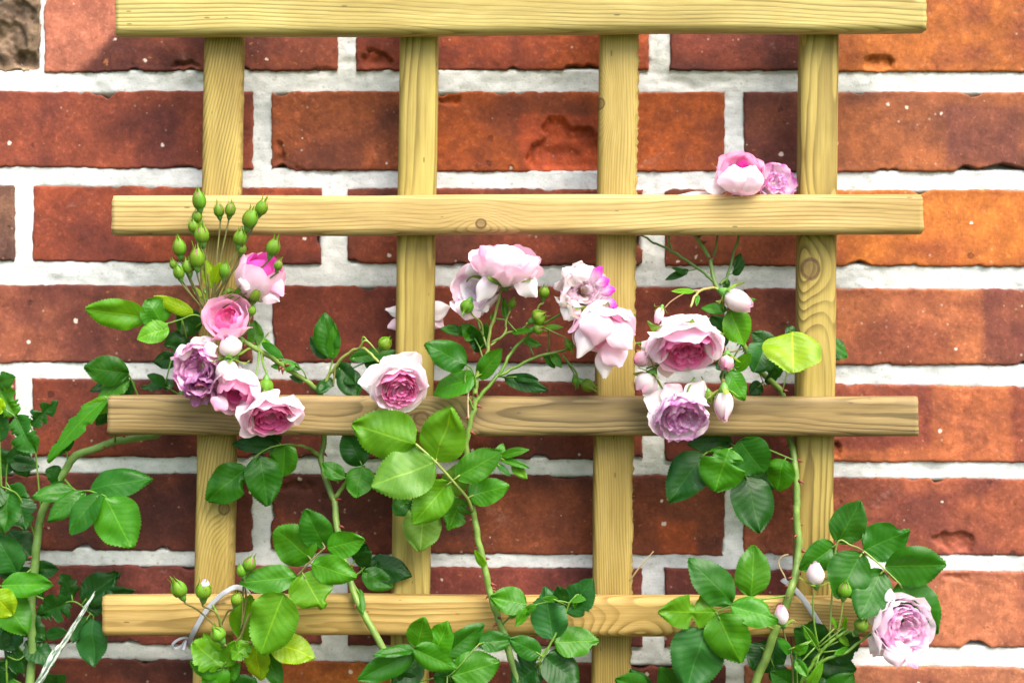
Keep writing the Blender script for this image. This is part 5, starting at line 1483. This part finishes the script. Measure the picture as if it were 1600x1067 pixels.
p5.leaf([(463, 901, .088), (487, 875, .09), (508, 855, .09)], [(487, 873, 430, 826, 60, 'b', dict(fold=.15, dd=-.002)), (507, 855, 477, 795, 48, 'm', dict(fold=.2, dd=-.004)), (511, 856, 570, 842, 38, 'b', dict(fold=.25)), (487, 880, 557, 902, 42, 'b', dict(fold=.15, dd=.003)), (464, 901, 374, 908, 42, 'b', dict(fold=.15)), (473, 896, 504, 950, 66, 'l', dict(fold=.12, dd=.002, bites=((.85, 1, .1, .5), (.9, -1, .12, .5))))], r=1.8, color=C_RED)
p5.leaf([(430, 921, .086), (440, 924, .09)], [(444, 926, 409, 1022, 76, 'l', dict(fold=.2, dd=.004, roll=12))], r=1.4)
p5.leaf([(372, 1000, .08), (398, 1004, .082), (424, 1004, .082)], [(424, 1002, 492, 1026, 46, 'y', dict(fold=.15)), (402, 1006, 402, 1066, 42, 'y', dict(rag=.15)), (378, 1000, 394, 928, 48, 'l', dict(dd=-.006)), (390, 1004, 362, 1030, 30, 'l', dict(rag=.3)), (412, 1010, 438, 1075, 30, 'm', dict(dd=-.004))], r=1.4)
p5.leaf([(356, 1050, .072), (345, 1042, .078)], [(346, 1042, 302, 1002, 50, 'l', dict(rag=.25)), (345, 1050, 298, 1036, 30, 'b'), (350, 1040, 318, 988, 30, 'l', dict(dd=-.004, rag=.2)), (352, 1075, 318, 1048, 44, 'b', dict(dd=.004)), (362, 1085, 400, 1062, 40, 'm'), (350, 1040, 368, 1000, 26, 'l'), (352, 1062, 372, 1036, 24, 'b')], r=1.4)

# 6. low leafy shoot in the middle
p6 = Plant(690, 0.08, 'low leafy rose shoot at the bottom edge below the second post')
p6.stem([(690, 1120, .08), (694, 1075, .082), (692, 1050, .084), (686, 1030, .085), (668, 1018, .086), (650, 1014, .087)], 3, 1.5, to_ground=True, seed=54, color=C_GREEN)
p6.leaf([(690, 1045, .084), (676, 1024, .088), (650, 1014, .09)], [(652, 1012, 662, 964, 40, 'b', dict(fold=.2)), (680, 1022, 698, 971, 42, 'b', dict(fold=.2, dd=-.004)), (696, 1024, 757, 975, 36, 'm', dict(roll=25, dd=-.006)), (646, 1013, 714, 1044, 38, 'b', dict(dd=.006, fold=.2)), (648, 1014, 584, 1020, 18, 'm', dict(roll=40)), (647, 1018, 559, 1063, 38, 'm', dict(fold=.25)), (660, 1030, 614, 1072, 44, 'd', dict(dd=-.014))], r=1.5)
p6.leaf([(692, 1055, .084), (706, 1052, .09), (748, 1006, .086)], [(705, 1056, 781, 1034, 54, 'b', dict(fold=.15)), (748, 1004, 803, 998, 32, 'm', dict(dd=-.006)), (700, 1070, 690, 1098, 36, 'm'), (712, 1066, 680, 1058, 30, 'd', dict(dd=-.006)), (640, 1075, 628, 1050, 30, 'd', dict(dd=-.01))], r=1.3)

# 7. shoot crossing the bottom rail by the third post
p7 = Plant(838, 0.08, 'leafy rose shoot with insect-chewed leaves crossing the bottom rail left of the third post')
p7.stem([(845, 1120, .08), (845, 1070, .082), (845, 1030, .084), (856, 1010, .085), (864, 998, .085), (878, 968, .085), (893, 938, .085), (905, 928, .085)], 2.6, 1.4, to_ground=True, seed=64, color=C_GREEN)
p7.leaf([(864, 998, .085), (852, 1022, .086), (845, 1030, .086)], [(864, 998, 850, 920, 56, 'k', dict(fold=.1, bites=((.75, -1, .1, .4), (.9, 1, .12, .4)))), (866, 1003, 936, 1000, 48, 'b', dict(fold=.2, bites=((.85, -1, .08, .4),))), (851, 1026, 905, 1066, 54, 'd', dict(fold=.15)), (845, 1022, 796, 998, 34, 'm', dict(fold=.3)), (842, 1040, 800, 1070, 60, 'd', dict(dd=-.006, rag=.25)), (838, 1032, 806, 1024, 30, 'd', dict(rag=.3, dd=-.008))], r=1.5)
p7.leaf([(878, 968, .085), (884, 955, .084), (890, 945, .083)], [(886, 958, 927, 904, 50, 'd', dict(fold=.2, rag=.2)), (880, 950, 874, 918, 24, 'd', dict(rag=.2, dd=-.004)), (893, 940, 930, 925, 12, 'b', dict(dd=.004)), (872, 936, 846, 934, 10, 'b', dict(dd=.006)), (896, 940, 905, 946, 14, 'b', dict(dd=.004))], r=1.2)
p7.leaf([(890, 942, .085), (870, 938, .088), (846, 942, .088), (824, 948, .086)], [(838, 945, 812, 960, 12, 'b', dict(dd=.002)), (826, 948, 806, 978, 16, 'b')], r=1.3)

# 8. lower right shoot with the lilac rose
p8 = Plant(1245, 0.07, 'lower right rose shoot with a white and lilac rose and glossy seven-part leaf')
p8.stem([(1246, 1120, .078), (1252, 1066, .08), (1268, 1040, .082), (1281, 1019, .084), (1296, 1004, .086), (1310, 994, .086), (1326, 984, .086)], 4.4, 2.2, to_ground=True, seed=74, color=C_GREEN)
p8.stem([(1272, 1040, .082), (1283, 1032, .084), (1306, 1024, .086), (1328, 1015, .086), (1357, 992, .084), (1385, 985, .082)], 2.6, 2, seed=75, color=C_GREEN)
p8.stalk([(1281, 1019, .084), (1273, 980, .088), (1270, 945, .09), (1272, 926, .09)], 1.7, C_GREEN)
p8.stalk([(1240, 1085, .078), (1237, 1027, .084), (1228, 1000, .086), (1223, 980, .088)], 1.6, C_RED)
p8.stalk([(1246, 1075, .08), (1244, 1030, .085), (1242, 1015, .086)], 1.6, C_GREEN)
p8.bud(1274, 896, 28, 36, -6, .092, kind='white', lean=.25)
p8.bud(1320, 921, 22, 27, 6, .094, [(1306, 998, .086), (1314, 965, .09)], r=1.5, scol=C_PALE)
p8.bud(1346, 975, 22, 24, 30, .094, [(1318, 992, .086), (1330, 986, .09)], r=1.4, scol=C_GREEN)
p8.bud(1222, 961, 23, 32, -8, .092, kind='white', lean=.3)
p8.leaf([(1281, 1019, .084), (1268, 1000, .088), (1256, 980, .09)], [(1276, 1010, 1254, 976, 13, 'b', dict(fold=.5)), (1240, 1020, 1262, 1008, 16, 'b', dict(fold=.5)), (1243, 1030, 1262, 1056, 16, 'b', dict(fold=.4)), (1310, 994, 1330, 1008, 12, 'l', dict(fold=.4)), (1312, 985, 1298, 962, 8, 'l'), (1318, 985, 1322, 962, 8, 'l'), (1326, 1012, 1302, 1022, 10, 'b'), (1262, 1075, 1286, 1036, 16, 'l', dict(fold=.5)), (1236, 1020, 1216, 996, 16, 'm')], r=1.2)
p8.leaf([(1296, 1004, .082), (1300, 930, .07), (1308, 849, .075), (1330, 852, .08), (1350, 861, .086), (1378, 885, .09), (1406, 912, .09)], [(1309, 848, 1345, 783, 52, 'm', dict(fold=.15)), (1350, 860, 1422, 828, 58, 'm', dict(fold=.12, bites=((.88, 1, .14, .55),))), (1383, 886, 1479, 882, 60, 'm', dict(fold=.12)), (1305, 852, 1252, 890, 44, 'm', dict(dd=-.004)), (1347, 863, 1308, 934, 66, 'm', dict(fold=.1, dd=.002)), (1378, 890, 1343, 966, 60, 'm', dict(fold=.15, dd=-.003)), (1404, 912, 1465, 990, 66, 'm', dict(fold=.12, dd=-.004))], r=1.8, color=C_PALE)
p8.leaf([(1252, 1066, .08), (1270, 1050, .072), (1290, 1020, .068)], [(1290, 1010, 1240, 980, 50, 'd', dict(dd=-.002)), (1286, 1020, 1345, 1000, 50, 'd', dict(rag=.2)), (1276, 1035, 1338, 1046, 44, 'd', dict(dd=-.004)), (1270, 1050, 1240, 1020, 40, 'd', dict(dd=-.006)), (1290, 1090, 1334, 1056, 40, 'm'), (1260, 1075, 1300, 1080, 40, 'd'), (1250, 1078, 1206, 1052, 40, 'm', dict(dd=-.006)), (1262, 1000, 1280, 968, 30, 'd', dict(dd=-.012))], r=1.5)
p8.flower(1412, 982, 45, (.38, -.02, .9), .094, [dict(n=6, R=1.0, smax=100, hw=48, flare=.10, curl=.1, ruffle=.09, cin=WHITE, cout=WHITE, cedge=BLUSH, eamt=.25), dict(n=6, R=.9, smax=108, hw=46, ruffle=.1, cin=WHITE, cout=(.88, .74, .83), cedge=LILAC, eamt=.25)], dict(n=56, cin=(.9, .55, .75), cout=(.94, .74, .86), cedge=(.75, .22, .55), eamt=.22, ruffle=.2, r0=.02, r1=.84, size=.33, top=.34), label='white rose with lilac pink heart below the glossy right-hand leaf', seed=81, squash=1.0,
          loose=[(1395, 972, 1356, 940, 48, WHITE, WHITE, dict(dd=-.008, nx=-.3)), (1390, 950, 1392, 920, 18, WHITE, WHITE, dict(dd=.0)), (1392, 985, 1362, 1022, 46, WHITE, WHITE, dict(dd=-.006, cup=-.2, nx=-.3, ce=TAN, ea=.1)), (1400, 1000, 1404, 1042, 44, WHITE, (.88, .74, .82), dict(dd=.004, cup=.4)), (1420, 1020, 1434, 1043, 24, BLUSH, PINK, dict(dd=.008))])

# ------------------------------------------------------------------ small things
def ribbon(pts, w, thick, name, mat, label, cat, group=None, twist=0.0, col=None, ref=None, parent=None):
    path = smooth_path([tuple(P(*q)) for q in pts], 8)
    n = len(path)
    vs, fs = [], []
    for i in range(n):
        t = Vector(path[min(i + 1, n - 1)] - path[max(i - 1, 0)]).normalized()
        nrm = Vector(ref or (0, -1, 0.25))
        a = t.cross(nrm).normalized()
        b = a.cross(t)
        an = twist * i / n
        a, b = a * math.cos(an) + b * math.sin(an), b * math.cos(an) - a * math.sin(an)
        ww = (w if not callable(w) else w(i / (n - 1))) * S(.07) / 2
        p = Vector(path[i])
        for (u, v) in ((-1, 0), (-.7, 1), (.7, 1), (1, 0), (.7, -1), (-.7, -1)):
            vs.append(tuple(p + a * ww * u + b * thick * v))
    for i in range(n - 1):
        for k in range(6):
            fs.append((i * 6 + k, i * 6 + (k + 1) % 6, (i + 1) * 6 + (k + 1) % 6, (i + 1) * 6 + k))
    fs.append(tuple(range(5, -1, -1)))
    fs.append(tuple((n - 1) * 6 + k for k in range(6)))
    cen = np.array(vs).mean(0)
    o = link(name, make_mesh(name, np.array(vs) - cen, fs), parent, Matrix.Translation(Vector(cen)), mat)
    return tag(o, label, cat, group) if label else o


tie = ribbon([(392, 945, .040), (386, 925, .048), (370, 917, .058), (355, 923, .0635), (340, 934, .0640), (323, 953, .0640), (312, 970, .0640), (304, 985, .0630), (298, 998, .056), (300, 1010, .046), (330, 1012, .036)], 8.5, 0.0003, 'plant_tie', M_TIE, 'translucent white plastic tie looped round the bottom rail at the left post', 'plant tie', 'plastic ties on the bottom rail')
ribbon([(302, 1004, .050), (292, 996, .054), (280, 998, .056), (270, 1006, .056), (272, 1013, .054), (284, 1008, .052), (290, 1000, .053), (286, 1016, .056)], 4.5, 0.0003, 'tie_end', M_TIE, None, None, parent=tie)
ribbon([(1222, 905, .046), (1234, 914, .058), (1243, 922, .0635), (1256, 937, .0640), (1270, 958, .0640), (1284, 980, .0635), (1296, 996, .060), (1300, 1006, .046), (1290, 1000, .040)], 9, 0.0004, 'plant_tie', M_TIE, 'translucent white plastic tie looped round the bottom rail at the right post', 'plant tie', 'plastic ties on the bottom rail')
ribbon([(984, 907, .0455), (996, 890, .05), (1008, 876, .052), (1021, 861, .053)], lambda t: 3.2 * (1 - .6 * t), 0.0003, 'dry_grass_stalk', M_STRAW, 'short dry straw poking out beside the third post above the bottom rail', 'straw')
ribbon([(1231, 916, .05), (1226, 900, .046), (1218, 885, .044), (1217, 876, .044), (1224, 868, .045), (1232, 866, .046)], 2.6, 0.0004, 'dry_tendril', M_STRAW, 'curled dry brown tendril left of the right post above the bottom rail', 'straw')


def mat_ear():
    t = NT('silvery_grass')
    pos = t.n('TexCoord').outputs['Object']
    n = t.noise(t.mapping(pos, (500, 500, 60)), 1.0, 3, 0.6)
    c = t.mix(t.sm(0.4, 0.6, n), (0.10, 0.17, 0.11), (0.62, 0.64, 0.58))
    return t.finish(t.pbr(c, 0.6, t.bump(n, 0.3, 0.0006), 0.3))


# grass ear at the lower left: stalk with overlapping pale spikelets
M_EAR = mat_ear()
e0, e1 = P(60, 1067, .095), P(147, 928, .095)
root = Vector((e0.x - 0.11, -0.095, 0.0))
ear = link('grass_ear', None, None, Matrix.Translation(root))
tag(ear, 'silvery grass ear leaning up from the lower left corner', 'grass')
apath = smooth_path([tuple(root), tuple(root.lerp(e0, 0.5) + Vector((-0.010, 0, 0.006))), tuple(e0), tuple(e0.lerp(e1, 0.5)), tuple(e1)], 8)
vs, fs = tube(apath, np.linspace(0.0026, 0.0007, len(apath)), 7)
link('stalk', make_mesh('stalk', vs, fs), ear, None, M_EAR)


def spikelet_mesh():
    prof = [(0.02, 0), (0.6, 0.15), (1.0, 0.4), (0.75, 0.7), (0.25, 0.92), (0.02, 1.0)]
    vs = [(r * 0.0016 * math.cos(a), r * 0.0009 * math.sin(a), z * 0.020) for r, z in prof for a in [2 * math.pi * k / 7 for k in range(7)]]
    fs = [(i * 7 + k, i * 7 + (k + 1) % 7, (i + 1) * 7 + (k + 1) % 7, (i + 1) * 7 + k) for i in range(len(prof) - 1) for k in range(7)]
    return make_mesh('spikelet', vs, fs)


SPK = spikelet_mesh()
ea = (e1 - e0)
for k in range(40):
    f = -0.3 + 1.16 * k / 39
    pz = e0 + ea * f
    side = Vector((ea.z, 0, -ea.x)).normalized()
    s_ = (-1) ** k
    dirv = (ea.normalized() + side * 0.02 * s_ + Vector((0, -0.03 if k % 3 else 0.03, 0))).normalized()
    sc = (1.0 - 0.45 * max(f, 0)) * rng.uniform(0.9, 1.15)
    link('spikelet', SPK, ear, frame_z(pz + side * 0.0008 * s_ * (1.2 - f) + Vector((0, -0.0008, 0)), dirv, rng.uniform(0, 6)) @ Matrix.Scale(sc, 4), M_EAR)
